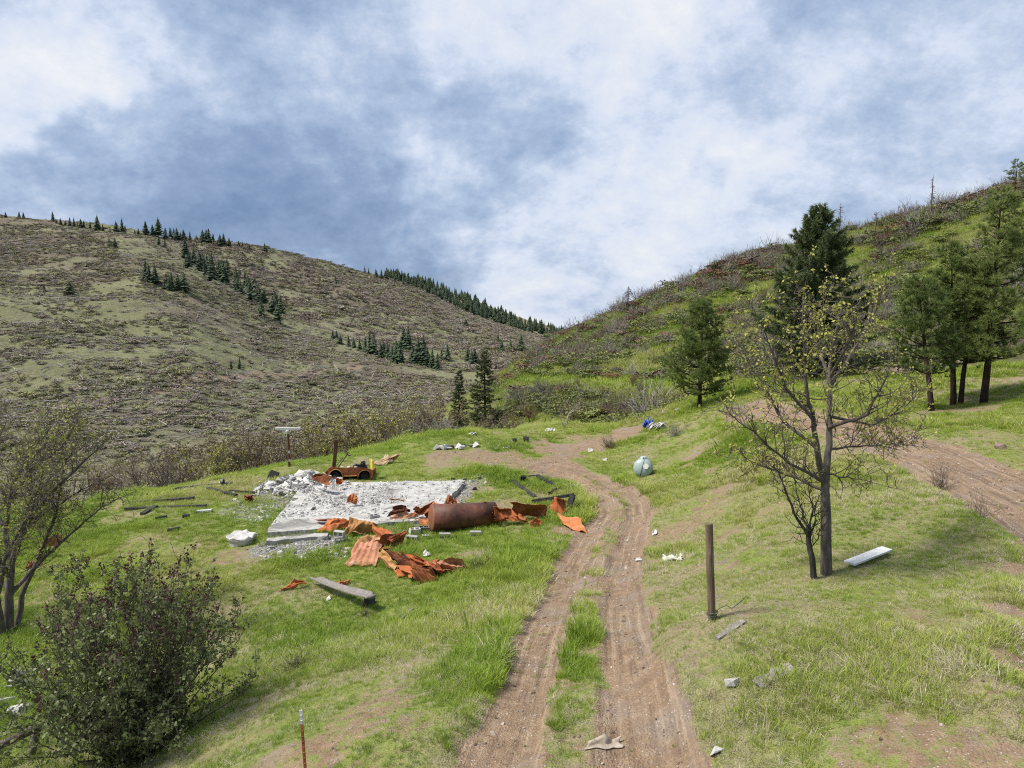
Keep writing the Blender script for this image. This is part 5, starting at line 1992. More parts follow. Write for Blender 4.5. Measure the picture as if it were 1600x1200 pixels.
# ---- crumpled sheet metal
def sheet(corners, mat, label, seed, ribs=5, rib_amp=.022, amp=.10, curl=0.0, nu=40, nv=26, name='rusty_sheet', cat='metal sheet', group='burnt roofing sheets', thick=.010, freq=1.7):
    c = [lift(*q) for q in corners]
    lu = (np.linalg.norm(c[1] - c[0]) + np.linalg.norm(c[2] - c[3])) / 2
    lv = (np.linalg.norm(c[3] - c[0]) + np.linalg.norm(c[2] - c[1])) / 2
    u, v = np.meshgrid(np.linspace(0, 1, nu), np.linspace(0, 1, nv), indexing='ij')
    rng = np.random.default_rng(seed)
    # ragged outline
    eu = (vnoise(v * 5 + seed, v * 0 + 3, seed) - .5) * .14
    ev = (vnoise(u * 6 + seed, u * 0 + 7, seed + 1) - .5) * .14
    uu = u + eu * (2 * np.abs(u - .5)) ** 3
    vv = v + ev * (2 * np.abs(v - .5)) ** 3
    p = ((1 - uu) * (1 - vv))[..., None] * c[0] + (uu * (1 - vv))[..., None] * c[1] + (uu * vv)[..., None] * c[2] + ((1 - uu) * vv)[..., None] * c[3]
    nrm = np.cross(c[1] - c[0], c[3] - c[0]) + np.cross(c[2] - c[1], c[2] - c[3]) * 0
    nrm = unit(nrm)
    if nrm[2] < 0 or (abs(nrm[2]) < .2 and nrm[1] > 0):
        nrm = -nrm
    # creases: a few flat facets meeting in sharp folds, and pressed ribs
    ku, kv = max(3, int(round(lu * freq * 1.4)) + 1), max(3, int(round(lv * freq * 1.4)) + 1)
    lat = rng.normal(0, 1, (ku + 1, kv + 1, 3)) * np.array([.35, .35, 1.0])
    def facets(A, B):
        fu, fv = np.clip(A, 0, .9999) * ku, np.clip(B, 0, .9999) * kv
        iu, iv = fu.astype(int), fv.astype(int)
        tu, tv = (fu - iu)[..., None], (fv - iv)[..., None]
        lo_ = lat[iu, iv] + (lat[iu + 1, iv] - lat[iu, iv]) * tu + (lat[iu + 1, iv + 1] - lat[iu + 1, iv]) * tv
        hi_ = lat[iu, iv] + (lat[iu, iv + 1] - lat[iu, iv]) * tv + (lat[iu + 1, iv + 1] - lat[iu, iv + 1]) * tu
        return np.where(tu > tv, lo_, hi_)
    fc = facets(u + (vnoise(v * 3, u * 2 + seed, seed + 2) - .5) * .04, v + (vnoise(u * 3, v * 2 + seed, seed + 4) - .5) * .04)
    e1, e2 = unit(c[1] - c[0]), unit(c[3] - c[0])
    p = p + fc[..., 0:1] * amp * e1 + fc[..., 1:2] * amp * e2
    wv = np.sin(u * ribs * 2 * np.pi)
    disp = amp * 1.15 * fc[..., 2] + rib_amp * .5 * np.sign(wv) * np.abs(wv) ** .4 + amp * .12 * (fbm(u * 9, v * 9, seed, 2) - .5)
    if curl:
        disp = disp + curl * ((v - .5) ** 2 * 4 - .5)
    p = p + disp[..., None] * nrm
    gr = z_ground(p[..., 0], p[..., 1])
    inside = slab_inside(p[..., 0], p[..., 1])
    gr = np.where(inside, np.maximum(gr, slab_z(p[..., 0], p[..., 1])), gr)
    p[..., 2] = np.maximum(p[..., 2], gr + .012)
    o = mesh_obj(name, p.reshape(-1, 3), grid_faces(nu, nv), M[mat])
    md = o.modifiers.new('thickness', 'SOLIDIFY')
    md.thickness = thick
    recenter(o)
    tag(o, label, cat, group)
    return o


SZ = [gz(q[0], q[1]) + .20 for q in SLAB]
_M4 = np.linalg.lstsq(np.array([[q[0], q[1], 1] for q in SLAB]), np.array(SZ), rcond=None)[0]


def slab_z(X, Y):
    return _M4[0] * np.asarray(X) + _M4[1] * np.asarray(Y) + _M4[2]


# ---- concrete slab
def build_slab():
    nu, nv = 90, 64
    u, v = np.meshgrid(np.linspace(0, 1, nu), np.linspace(0, 1, nv), indexing='ij')
    c = [np.array([q[0], q[1]]) for q in SLAB]
    p = ((1 - u) * (1 - v))[..., None] * c[0] + (u * (1 - v))[..., None] * c[1] + (u * v)[..., None] * c[2] + ((1 - u) * v)[..., None] * c[3]
    # broken outline
    m = (c[0] + c[1] + c[2] + c[3]) / 4
    e = np.maximum(np.abs(u - .5), np.abs(v - .5)) * 2
    p = m + (p - m) * (1 - ((fbm(p[..., 0] * 2, p[..., 1] * 2, 5, 3) - .35) * .07 * e ** 6)[..., None])
    z = slab_z(p[..., 0], p[..., 1]) + (fbm(p[..., 0] * 1.6, p[..., 1] * 1.6, 15, 4) - .5) * .035
    joint = np.minimum(np.abs((v - .235)), 1) * 8 < .10
    V = np.concatenate([p, z[..., None]], -1)
    top = V.reshape(-1, 3)
    F = list(map(tuple, grid_faces(nu, nv)[:, ::-1].tolist()))
    idx = np.arange(nu * nv).reshape(nu, nv)
    ring = list(idx[:, 0]) + list(idx[-1, 1:]) + list(idx[-2::-1, -1]) + list(idx[0, -2:0:-1])
    low = top[ring].copy()
    low[:, 2] -= .55
    b0 = len(top)
    n = len(ring)
    for i in range(n):
        F.append((int(ring[i]), b0 + i, b0 + (i + 1) % n, int(ring[(i + 1) % n])))
    o = mesh_obj('concrete_slab', np.concatenate([top, low]), F, M['concrete'])
    bm = bmesh.new()
    bm.from_mesh(o.data)
    bmesh.ops.recalc_face_normals(bm, faces=bm.faces)
    bm.to_mesh(o.data)
    bm.free()
    recenter(o)
    tag(o, 'pale concrete floor slab of the burnt building, strewn with rubble', 'slab')
    # the lower strip of slab in front, broken away
    a, b_ = lift(418, 846, .10), lift(512, 838, .10)
    mb = MB()
    rng = np.random.default_rng(3)
    mb.beam(a, b_, .35, .16, .03, 7, rng)
    o = mb.build('concrete_strip', M['concrete'])
    recenter(o)
    tag(o, 'broken strip of concrete along the front edge of the slab', 'concrete')


build_slab()


# ---- rubble
def chunk_mesh(rng, name, mat, dims=(1, .75, .5)):
    bm = bmesh.new()
    for _ in range(13):
        q = rng.uniform(-1, 1, 3)
        q = np.sign(q) * np.abs(q) ** .45
        bm.verts.new(q * np.array(dims) / 2 * rng.uniform(.8, 1.05))
    r = bmesh.ops.convex_hull(bm, input=bm.verts)
    bmesh.ops.delete(bm, geom=list(set(g for g in r['geom_interior'] if isinstance(g, bmesh.types.BMVert))), context='VERTS')
    me = bpy.data.meshes.new(name)
    bm.to_mesh(me)
    bm.free()
    me.materials.append(mat)
    return me


_rc = np.random.default_rng(171)
CHUNK = [chunk_mesh(_rc, 'concrete_chunk', M['rubble'], d) for d in ((1, .8, .5), (1, .6, .35), (1, .9, .6), (1.2, .5, .4), (1, .85, .22))]
HEAP = G(482, 758)


def heap_z(X, Y):
    q = np.exp(-(((X - HEAP[0]) / 1.45) ** 2 + ((Y - HEAP[1] - .15) / 1.15) ** 2))
    q2 = np.exp(-(((X - HEAP[0] + .9) / 1.8) ** 2 + ((Y - HEAP[1] + .9) / 1.5) ** 2))
    base = np.where(slab_inside(X, Y), np.maximum(slab_z(X, Y), z_ground(X, Y)), z_ground(X, Y))
    return base + np.maximum(.60 * q, .22 * q2)


def build_rubble():
    rng = np.random.default_rng(173)
    # core of the heap
    u, v = np.meshgrid(np.linspace(-1, 1, 40), np.linspace(-1, 1, 36), indexing='ij')
    X, Y = HEAP[0] - .2 + u * 3.0, HEAP[1] - .2 + v * 2.4
    Z = heap_z(X, Y) - .16 + (fbm(X * 4, Y * 4, 19, 3) - .5) * .22 - .5 * sstep(.55, 1.0, np.maximum(np.abs(u), np.abs(v)))
    o = mesh_obj('rubble_heap', np.stack([X, Y, Z], -1).reshape(-1, 3), grid_faces(40, 36), M['rubble'])
    tag(o, 'heap of broken concrete at the left back corner of the slab', 'rubble', kind='stuff')
    # single large chunks
    n = 130
    for i in range(n):
        if i < 85:
            x, y = HEAP[0] - .25 + rng.normal(0, 1.15), HEAP[1] - .35 + rng.normal(0, .85)
        else:
            q = G(rng.uniform(400, 600), rng.uniform(765, 800))
            x, y = q[0], q[1]
        z = float(heap_z(np.array([x]), np.array([y]))[0])
        o = bpy.data.objects.new('concrete_chunk', CHUNK[rng.integers(0, 5)])
        COL.objects.link(o)
        s = rng.uniform(.22, .55) if i < 85 else rng.uniform(.15, .38)
        o.scale = (s, s, s)
        o.location = (x, y, z - .02)
        o.rotation_euler = (rng.normal(0, .5), rng.normal(0, .5), rng.uniform(0, 6.28))
        tag(o, 'pale broken concrete chunk in the rubble on the slab', 'concrete chunk', 'loose concrete chunks on the slab')
    # fine rubble
    src = []
    for k in range(4):
        q = bpy.data.objects.new('rubble_bit_%02d' % k, CHUNK[k])
        src.append(q)
    P_ = []
    for (x0, x1, y0, y1, m) in [(395, 620, 760, 812, 2600), (470, 735, 752, 800, 1900), (360, 470, 770, 822, 500), (405, 545, 838, 872, 1100), (700, 790, 745, 790, 180), (560, 680, 815, 840, 160)]:
        for _ in range(m // 1):
            P_.append((rng.uniform(x0, x1), rng.uniform(y0, y1)))
    P_ = np.array(P_)
    # sight lines to the nearly level ground around the slab
    d0 = np.array([pix_dir(a, b_) for a, b_ in P_])
    Y = 9.15 / (-d0[:, 2] / d0[:, 1])
    X = d0[:, 0] / d0[:, 1] * Y
    Z = heap_z(X, Y)
    keep = fbm(X * .9, Y * .9, 191, 3) + rng.uniform(-.2, .2, len(X)) > .42
    X, Y, Z = X[keep], Y[keep], Z[keep]
    s = rng.gamma(2.2, .028, len(X)) + .03
    scatter('rubble', np.stack([X, Y, Z], -1), euler_random(len(X), rng, .5), np.stack([s, s, s], -1), rng.integers(0, 4, len(X)), src, 'small grey bits of concrete strewn over and around the slab', 'rubble')


build_rubble()

# ---- sheets: corner pixel, height above the ground
S = sheet
S([(497, 832, .05), (545, 826, .10), (548, 812, .45), (514, 811, .40)], 'rust', 'orange sheet folded over, leftmost in the tangle before the slab', 301, 5, .03, .14)
S([(492, 812, .30), (530, 809, .36), (535, 814, .28), (505, 815, .2)], 'rust_dark', 'thin dark strip lying on the slab behind the leftmost sheet', 302, 3, .02, .08)
S([(538, 837, .05), (584, 831, .12), (590, 818, .55), (549, 808, .60)], 'rust_ochre', 'ochre ribbed sheet propped up in the middle of the tangle', 303, 6, .03, .10)
S([(580, 818, .55), (614, 832, .42), (606, 847, .22), (584, 832, .32)], 'rust', 'orange sheet twisting down right from the ochre sheet', 304, 4, .03, .10)
S([(576, 858, .10), (603, 862, .06), (637, 836, .30), (600, 840, .42)], 'rust_dark', 'curled brown sheet with upturned rim right of the faded sheet', 305, 3, .02, .06, curl=.30)
S([(601, 842, .40), (612, 848, .25), (637, 834, .42), (634, 828, .55)], 'rust', 'upright orange lip at the end of the curled brown sheet', 306, 3, .015, .06)
S([(537, 883, .06), (587, 884, .06), (597, 842, .30), (558, 845, .35)], 'rust_pale', 'flat faded pink ribbed sheet lying on the grass', 307, 5, .035, .03, nu=46)
S([(560, 846, .4), (596, 843, .35), (592, 834, .45), (572, 836, .45)], 'rust_ochre', 'small ochre scrap above the flat faded sheet', 308, 3, .02, .08)
S([(590, 872, .25), (614, 893, .05), (622, 884, .20), (600, 860, .45)], 'rust_ochre', 'tan ribbed sheet at the left end of the crumpled pile', 309, 4, .025, .06)
S([(606, 866, .35), (640, 895, .10), (656, 886, .30), (622, 866, .40)], 'rust_dark', 'dark sheet sloping down beside the tan ribbed sheet', 310, 4, .03, .14)
S([(622, 863, .50), (648, 866, .50), (684, 888, .25), (650, 890, .15)], 'rust', 'orange sheet bent into a ridge at the back of the pile', 311, 5, .04, .16)
S([(643, 884, .40), (686, 889, .30), (682, 905, .08), (656, 911, .05)], 'rust_dark', 'crumpled brown bundle at the front of the pile', 312, 6, .05, .20)
S([(618, 884, .25), (650, 888, .40), (655, 902, .12), (625, 896, .05)], 'rust', 'creased orange sheet in the middle of the pile', 313, 5, .04, .16)
S([(676, 880, .40), (722, 873, .40), (730, 887, .08), (688, 898, .08)], 'rust_pale', 'ribbed faded sheet at the right end of the crumpled pile', 314, 7, .04, .12)
S([(662, 880, .45), (690, 880, .40), (700, 893, .12), (668, 894, .15)], 'rust', 'narrow orange fold between the bundle and the faded sheet', 315, 4, .04, .14)
S([(608, 815, .12), (652, 809, .15), (654, 801, .40), (612, 802, .32)], 'rust_pale', 'long ribbed sheet lying on the slab left of the rusty tank', 316, 3, .03, .08)
S([(610, 806, .25), (640, 800, .45), (640, 793, .60), (616, 789, .70)], 'rust_dark', 'dark upturned sheet behind the long ribbed sheet', 317, 4, .03, .12)
S([(642, 806, .25), (674, 806, .25), (684, 788, .75), (648, 788, .75)], 'rust', 'crumpled orange sheet pressed against the left end of the tank', 318, 5, .05, .20)
S([(650, 811, .2), (674, 808, .25), (672, 826, .05), (660, 822, .05)], 'bright_rust', 'flat orange scrap below the left end of the tank', 319, 2, .02, .05)
S([(772, 822, .05), (806, 812, .10), (790, 792, .75), (773, 794, .80)], 'rust', 'crumpled orange sheet against the right end of the tank', 320, 6, .05, .18)
S([(800, 805, .12), (853, 806, .10), (851, 785, .75), (797, 784, .85)], 'rust_dark', 'long brown ribbed sheet standing right of the tank', 321, 2, .03, .06, nv=30)
S([(806, 806, .30), (815, 817, .05), (826, 816, .05), (815, 803, .40)], 'bright_rust', 'small bright orange curl before the standing brown sheet', 322, 2, .02, .05)
S([(822, 815, .15), (834, 825, .03), (852, 818, .10), (838, 812, .22)], 'rust_dark', 'small dark crumple on the grass at the end of the brown sheet', 323, 4, .03, .10)
S([(862, 803, .10), (887, 803, .10), (885, 779, .80), (868, 784, .70)], 'rust', 'bent orange sheet standing beside the charred beams', 324, 3, .03, .14)
S([(870, 803, .30), (892, 829, .03), (917, 833, .03), (906, 806, .35)], 'bright_rust', 'bright orange sheet with pale patches at the edge of the drive', 325, 5, .025, .05)
S([(481, 745, .9), (507, 753, .85), (524, 745, .95), (500, 744, 1.0)], 'rust_dark', 'brown sheet strip draped over the top of the rubble heap', 326, 3, .03, .12)
S([(524, 756, .5), (536, 757, .45), (534, 748, .7), (523, 748, .75)], 'rust', 'small rusty scrap on the right flank of the rubble heap', 327, 3, .03, .12)
S([(540, 787, .30), (556, 784, .30), (561, 775, .55), (546, 771, .65)], 'bright_rust', 'bright orange folded scrap in the middle of the slab', 328, 3, .03, .12)
S([(608, 781, .25), (632, 783, .22), (633, 781, .28), (609, 779, .30)], 'rust', 'thin orange strip lying alone on the slab', 329, 2, .01, .03)
S([(380, 783, .05), (395, 783, .05), (396, 775, .35), (382, 772, .40)], 'rust', 'small orange ribbed scrap by the charred timbers', 330, 4, .05, .10)
S([(430, 924, .03), (450, 920, .08), (480, 908, .25), (462, 905, .30)], 'rust', 'narrow orange sheet poking from grass left of the grey board', 331, 3, .03, .08)
S([(526, 912, .08), (541, 913, .06), (540, 907, .2), (528, 906, .22)], 'rust_dark', 'small dark rusty tangle behind the grey board', 332, 4, .05, .12)
S([(583, 724, .12), (592, 728, .05), (616, 718, .18), (604, 711, .40)], 'tan_sheet', 'large tan sheet lying on grass behind the burnt jeep', 333, 5, .04, .06)
S([(604, 718, .22), (616, 719, .15), (629, 709, .60), (618, 710, .50)], 'tan_sheet', 'upturned right end of the tan sheet behind the jeep', 334, 3, .03, .06)
S([(62, 862, .3), (98, 848, .5), (96, 834, .9), (70, 842, .9)], 'rust_pale', 'faded orange sheet seen through the maple branches', 335, 4, .04, .10)
S([(38, 892, .3), (66, 884, .4), (66, 872, .7), (44, 876, .7)], 'rust_pale', 'smaller faded sheet nearer the maple trunk', 336, 4, .04, .10)
S([(695, 790, .9), (714, 790, .9), (712, 778, 1.15), (700, 777, 1.15)], 'rust_dark', 'dark rusted lump of metal behind the tank', 337, 4, .05, .16)
S([(754, 878, .03), (760, 874, .05), (764, 869, .25), (758, 870, .22)], 'rust_pale', 'tiny faded scrap in grass right of the crumpled pile', 338, 2, .01, .04)


# ---- big rusty tank
def build_tank():
    r = .53
    a, b_ = P(671, 809, 26.6), P(776, 804.5, 27.5)
    d = unit(b_ - a)
    L_ = np.linalg.norm(b_ - a)
    ga = min(gz(a[0], a[1]), gz(b_[0], b_[1]))
    root = empty('rusty_tank', (a + b_) / 2 - np.array([0, 0, r]))
    org = np.array(root.location)
    mb = MB()
    prof = [(.10, r), (L_ * .33, r), (L_ * .338, r * 1.008), (L_ * .346, r), (L_ * .64, r), (L_ * .648, r * 1.008), (L_ * .656, r), (L_ - .10, r)]
    mb.lathe(prof, a - org, d, 48)
    o = mb.build('shell', M['tank_rust'], root, smooth=True)
    for nm, (o_, dd) in (('end', (a, d)), ('end', (b_, -d))):
        m2 = MB()
        pr = [(.0, .02)] + [(.10 * (1 - math.cos(q)), r * math.sin(q) * .999) for q in np.linspace(.15, math.pi / 2, 9)] + [(.115, r * .999)]
        m2.lathe(pr, o_ - org, dd, 48)
        m2.build(nm, M['tank_rust'], root, smooth=True)
    m3 = MB()
    c = a + d * L_ * .82 - org + np.array([0, 0, r])
    m3.lathe([(-.03, .07), (.05, .07), (.05, .05)], c, (0, 0, 1), 12)
    m3.build('filler_neck', M['rust_dark'], root)
    tag(root, 'large rusted cylindrical tank lying on its side before the slab', 'tank')


build_tank()


# ---- propane tank, seen on its end
def build_propane():
    r = .475
    Y0 = G(1004, 746)[1]
    c = P(1004, 731.5, Y0)
    root = empty('propane_tank', (c[0], c[1], c[2] - r))
    d = unit((c - np.array([0, 0, CAM_Z])) + np.array([2.2, 0, 2.2]))
    o0 = np.array([0, 0, r])
    mb = MB()
    dep = .24
    hd = [(dep * (1 - math.cos(q)), r * math.sin(q)) for q in np.linspace(.03, math.pi / 2, 14)]
    L_ = 1.35
    mb.lathe(hd + [(L_ - t, rr) for t, rr in hd[::-1]], o0, d, 40)
    mb.build('shell', M['propane'], root, smooth=True)
    s = unit(np.cross(d, (0, 0, 1.0)))
    up = np.cross(s, d)
    def on_head(x, z):
        q = min(math.hypot(x, z) / r, 1)
        return o0 + s * x + up * z + d * (dep * (1 - math.sqrt(max(0, 1 - q * q))) - .008)
    m2 = MB()
    m2.tube([on_head(-.02 - .20 * k / 8 + .10, .46 - .90 * k / 8) for k in range(9)], .013, 6)
    m2.build('strap', M['black'], root)
    m3 = MB()
    cc = on_head(.16, .10)
    m3.lathe([(-.02, .135), (.03, .13), (.035, .05)], cc - d * .03, d, 18)
    m3.build('gauge_lid', M['lid_metal'], root)
    m4 = MB()
    m4.lathe([(-.1, .19), (.06, .19), (.12, .14), (.14, .05)], o0 + d * .62 + np.array([0, 0, r * .93]), (0, 0, 1), 18)
    m4.build('valve_dome', M['propane'], root, smooth=True)
    m6 = MB()
    m6.tube([on_head(.02, .45), on_head(.02, .45) + np.array([0, .05, .07])], .03, 8)
    m6.tube([on_head(.12, .43) + np.array([0, .05, .0]), on_head(.12, .43) + np.array([0, .08, .06])], .025, 8)
    m6.build('valve', M['black'], root)
    for t in (.42, 1.0):
        m5 = MB()
        m5.box(o0 + d * t + np.array([0, 0, -r + .02]), (.55, .10, .16), Matrix.Rotation(-.2, 3, 'Z'))
        m5.build('foot', M['concrete'], root)
    tag(root, 'pale green propane tank seen on its round end below the bank', 'tank')


build_propane()


# ---- burnt jeep
def build_jeep():
    Yj = G(548, 750)[1]
    W = lambda px, py, dy=0.0: P(px, py, Yj + dy)
    base = W(548, 749)
    root = empty('burnt_jeep', base)
    R_ = lambda p: np.array(p) - base
    dep = 1.35
    from mathutils.geometry import tessellate_polygon
    def arch(cx, rx, ry, a0, a1, n=9):
        return [(cx + rx * math.cos(q), 747 - ry * math.sin(q)) for q in np.linspace(a0, a1, n)]
    top = [(512.5, 746), (511.5, 734), (514, 731.5), (522, 730), (532, 730.8), (540, 731), (549, 730), (560, 730.8), (570, 731.5), (577, 732.5), (582.5, 734.5), (583, 746)]
    bot = arch(570, 10.5, 12, .1, math.pi * .93) + [(556, 743), (548, 743.5), (538, 744)] + arch(524.5, 11, 13.2, .12, math.pi * .95)
    poly = top + bot
    def panel(dy, nm, parent=root):
        f = [R_(W(x, y, dy)) for x, y in poly]
        bk = [q + np.array([0, .03, 0]) for q in f]
        tri = tessellate_polygon([[Vector(q) for q in f]])
        n = len(f)
        F = [tuple(t) for t in tri] + [tuple(n + i for i in t[::-1]) for t in tri] + [(i, (i + 1) % n, n + (i + 1) % n, n + i) for i in range(n)]
        return mesh_obj(nm, f + bk, F, M['rust_dark'], parent)
    near_, far_ = panel(0, 'side_panel'), panel(dep, 'side_panel')
    # rolled edges over the wheels
    for cx, rx, ry in ((570, 10.8, 12.3), (524.5, 11.3, 13.5)):
        m = MB()
        m.tube([R_(W(x, y, -.03)) for x, y in arch(cx, rx, ry, .05, math.pi * .97, 13)], .022, 6)
        m.build('fender_lip', M['rust_ochre'], root)
        m = MB()   # wheel well
        pts = arch(cx, rx * .97, ry * .97, 0, math.pi, 10)
        vs = [R_(W(x, y, 0.02)) for x, y in pts] + [R_(W(x, y, .42)) for x, y in pts]
        m.add(vs, [(i, i + 1, 11 + i - 0, 10 + i) for i in range(9)] + [tuple(range(10, 20))])
        m.build('wheel_well', M['black'], root)
    m = MB()
    m.tube([R_(W(x, y, -.02)) for x, y in [(536, 744), (545, 744), (557, 743.4)]], .022, 6)
    m.build('sill', M['rust_ochre'], root)
    m = MB()
    m.add([R_(W(513, 741, 0)), R_(W(583, 741, 0)), R_(W(583, 741, dep)), R_(W(513, 741, dep))], [(0, 1, 2, 3)])
    m.build('floor_pan', M['rust_dark'], root)
    m = MB()
    m.box(R_(W(512.5, 739.5, dep / 2)), (.05, dep, .42))
    m.build('rear_panel', M['rust_dark'], root)
    # near the front: yellow upright panel, brown below it
    m = MB()
    for k, (x0, x1, y0, y1) in enumerate([(577.5, 584, 718, 733.5)]):
        c0 = R_(W((x0 + x1) / 2, (y0 + y1) / 2, .25))
        m.box(c0, (.05, .42, (y1 - y0) * Yj / F_PX), Matrix.Rotation(.5, 3, 'Z'))
        m.box(c0 + np.array([-.05, .1, .20]), (.12, .10, .14), Matrix.Rotation(.9, 3, 'Z'))
    m.build('grille_panel', M['yellow'], root)
    m = MB()
    m.box(R_(W(582.5, 740, dep / 2)), (.06, dep, .36))
    m.build('front_panel', M['rust_dark'], root)
    # wheels
    for cx, dy in ((570, .24), (524.5, .24), (570, dep - .15), (524.5, dep - .15)):
        c0 = R_(W(cx, 742.5, dy))
        w = empty('wheel', c0)
        w.parent = root
        m = MB()
        m.lathe([(-.06, .15), (-.06, .21), (.06, .21), (.06, .15)], (0, 0, 0), (0, 1, 0), 20)
        m.build('rim', M['black'], w)
        m = MB()
        m.lathe([(-.05, .03), (-.05, .07), (-.02, .15), (.03, .15)], (0, 0, 0), (0, 1, 0), 14)
        m.build('hub', M['black'], w)
    # engine
    rng = np.random.default_rng(5)
    eng = empty('engine', R_(W(566, 731, .6)))
    eng.parent = root
    for nm, (x, y, z), s in (('block', (0, 0, -.02), (.55, .38, .28)), ('manifold', (-.05, -.12, .16), (.36, .12, .12)), ('carburettor', (.10, 0, .22), (.14, .14, .18)), ('air_cleaner', (.02, .06, .30), (.16, .16, .07)), ('battery_box', (-.36, .05, .06), (.20, .2, .16))):
        m = MB()
        m.box((x, y, z), s, Matrix.Rotation(rng.uniform(-.3, .3), 3, 'Z'))
        m.lathe([(0, s[0] * .3), (s[2] * .6, s[0] * .26), (s[2] * .62, .02)], (x + .04, y, z + s[2] * .3), (0, 0, 1), 8)
        m.build(nm, M['black'], eng)
    # steering
    m = MB()
    m.tube([R_(W(528.5, 730, .5)), R_(W(543.5, 709, .5))], .028, 6)
    m.build('steering_column', M['black'], root)
    sw = R_(W(543, 708.5, .5))
    ax = unit(R_(W(543.5, 709, .5)) - R_(W(528.5, 730, .5)))
    s_, u_ = np.array([0, 1.0, 0]), unit(np.cross(ax, (0, 1.0, 0)))
    m = MB()
    m.tube([sw + (s_ * math.cos(q) + u_ * math.sin(q)) * .19 for q in np.linspace(0, 2 * math.pi, 21)], .022, 6)
    for q in (0, 2.1, 4.2):
        m.tube([sw, sw + (s_ * math.cos(q) + u_ * math.sin(q)) * .19], .014, 4)
    m.build('steering_wheel', M['black'], root)
    m = MB()
    m.tube([R_(W(523.5, 730, .8)), R_(W(536, 715, .8))], .020, 5)
    m.build('gear_lever', M['black'], root)
    for (x, y, dx) in ((545, 729.5, .3), (556, 729.5, .25), (535, 729, .4)):
        m = MB()
        me = CHUNK[1]
        o = bpy.data.objects.new('debris', me)
        COL.objects.link(o)
        o.parent = root
        o.location = Vector(R_(W(x, y, dx)))
        o.scale = (.2, .2, .15)
    tag(root, 'burnt-out rusty jeep shell with yellow front panel behind the slab', 'jeep')
    # the scorched post standing behind it
    a, b_ = W(520.5, 735, dep + .15), W(525.5, 687, dep + .15)
    a[2] = gz(a[0], a[1]) - .1
    m = MB()
    m.beam(a, b_, .19, .15, .008, 8, rng)
    o = m.build('scorched_post', M['char_brown'])
    recenter(o)
    tag(o, 'scorched leaning post rising behind the rear of the jeep', 'post')


build_jeep()


# ---- timbers and boards
def timber(p0, p1, label, mat='char', w=.14, h=.12, seed=1, lifts=(.07, .07), name='charred_timber', cat='timber', group='charred timbers', jag=.014, n=9):
    rng = np.random.default_rng(seed)
    a, b_ = lift(*p0, lifts[0]), lift(*p1, lifts[1])
    m = MB()
    m.beam(a, b_, w, h, jag, n, rng)
    o = m.build(name, M[mat])
    recenter(o)
    tag(o, label, cat, group)


timber((195, 795), (322, 790), 'longest charred beam lying left of the slab', w=.17, seed=401)
timber((211, 785), (303, 778), 'charred beam behind and parallel to the longest one', w=.15, seed=402)
timber((275, 763), (362, 755), 'charred beam along the far left edge of the flat', w=.16, seed=403)
timber((260, 757), (274, 765), 'short charred stub with pale end at the far left beam', w=.18, lifts=(.4, .1), seed=404)
timber((325, 763), (369, 774), 'charred beam slanting toward the small orange scrap', w=.17, seed=405)
timber((358, 767), (397, 770), 'thin charred lath touching the slanting beam', w=.10, seed=406)
timber((222, 803), (244, 791), 'short charred piece lying across the longest beam', w=.2, seed=407)
timber((243, 810), (261, 807), 'short charred piece before the longest beam', w=.13, seed=408)
timber((261, 829), (282, 825), 'charred piece just above the lilac', w=.13, seed=409)
timber((286, 806), (295, 806), 'stubby charred block between the beams and slab', w=.2, seed=410)
timber((800, 751), (836, 777), 'charred beam slanting through weeds behind the standing sheet', w=.20, seed=411)
timber((840, 743), (869, 760), 'charred beam beside the bright grass behind the sheets', w=.17, seed=412)
timber((832, 783), (896, 773), 'long charred beam propped above the standing brown sheet', w=.17, lifts=(.15, .55), seed=413)
timber((895, 772), (889, 797), 'charred upright leaning at the end of the propped beam', w=.24, lifts=(.65, .05), seed=414)
timber((858, 771), (869, 764), 'short charred stick beyond the propped beam', w=.10, seed=415)
timber((786, 745), (842, 743), 'thin dark strip at the far side of the weeds', w=.06, h=.05, seed=416)
timber((815, 751), (818, 744), 'little charred stub standing in the bright grass', w=.25, lifts=(.05, .4), seed=417, n=3)
timber((896, 782), (914, 781), 'white lath on the grass by the leaning upright', 'white', w=.10, h=.04, seed=418, name='white_lath', group='pale boards', jag=.004)
timber((852, 793), (864, 791), 'short white board between the standing sheets', 'white', w=.2, h=.04, seed=419, name='white_lath', group='pale boards', jag=.004)
timber((308, 799), (331, 797), 'pale board lying in grass left of the slab', 'white', w=.2, h=.08, seed=420, name='white_board', group='pale boards', jag=.01)
timber((836, 778), (856, 778), 'pale bent lath beneath the propped charred beam', 'board', w=.07, h=.05, seed=421, lifts=(.15, .2), name='bent_lath', group='pale boards')
timber((1120, 1000), (1162, 972), 'weathered log lying in grass beside the fence post', 'board', w=.10, h=.08, seed=422, lifts=(.0, .01), name='weathered_log', cat='log', group='weathered logs', jag=.012)
timber((1183, 1074), (1240, 1046), 'flat weathered log in the grass of the near bank', 'board', w=.17, h=.09, seed=423, lifts=(.0, .01), name='weathered_log', cat='log', group='weathered logs', jag=.02)
timber((628, 966), (646, 950), 'thin pale stick lying on the grass slope', 'board', w=.03, h=.03, seed=424, lifts=(.12, .12), name='pale_stick', cat='stick', group='weathered logs', jag=.003)


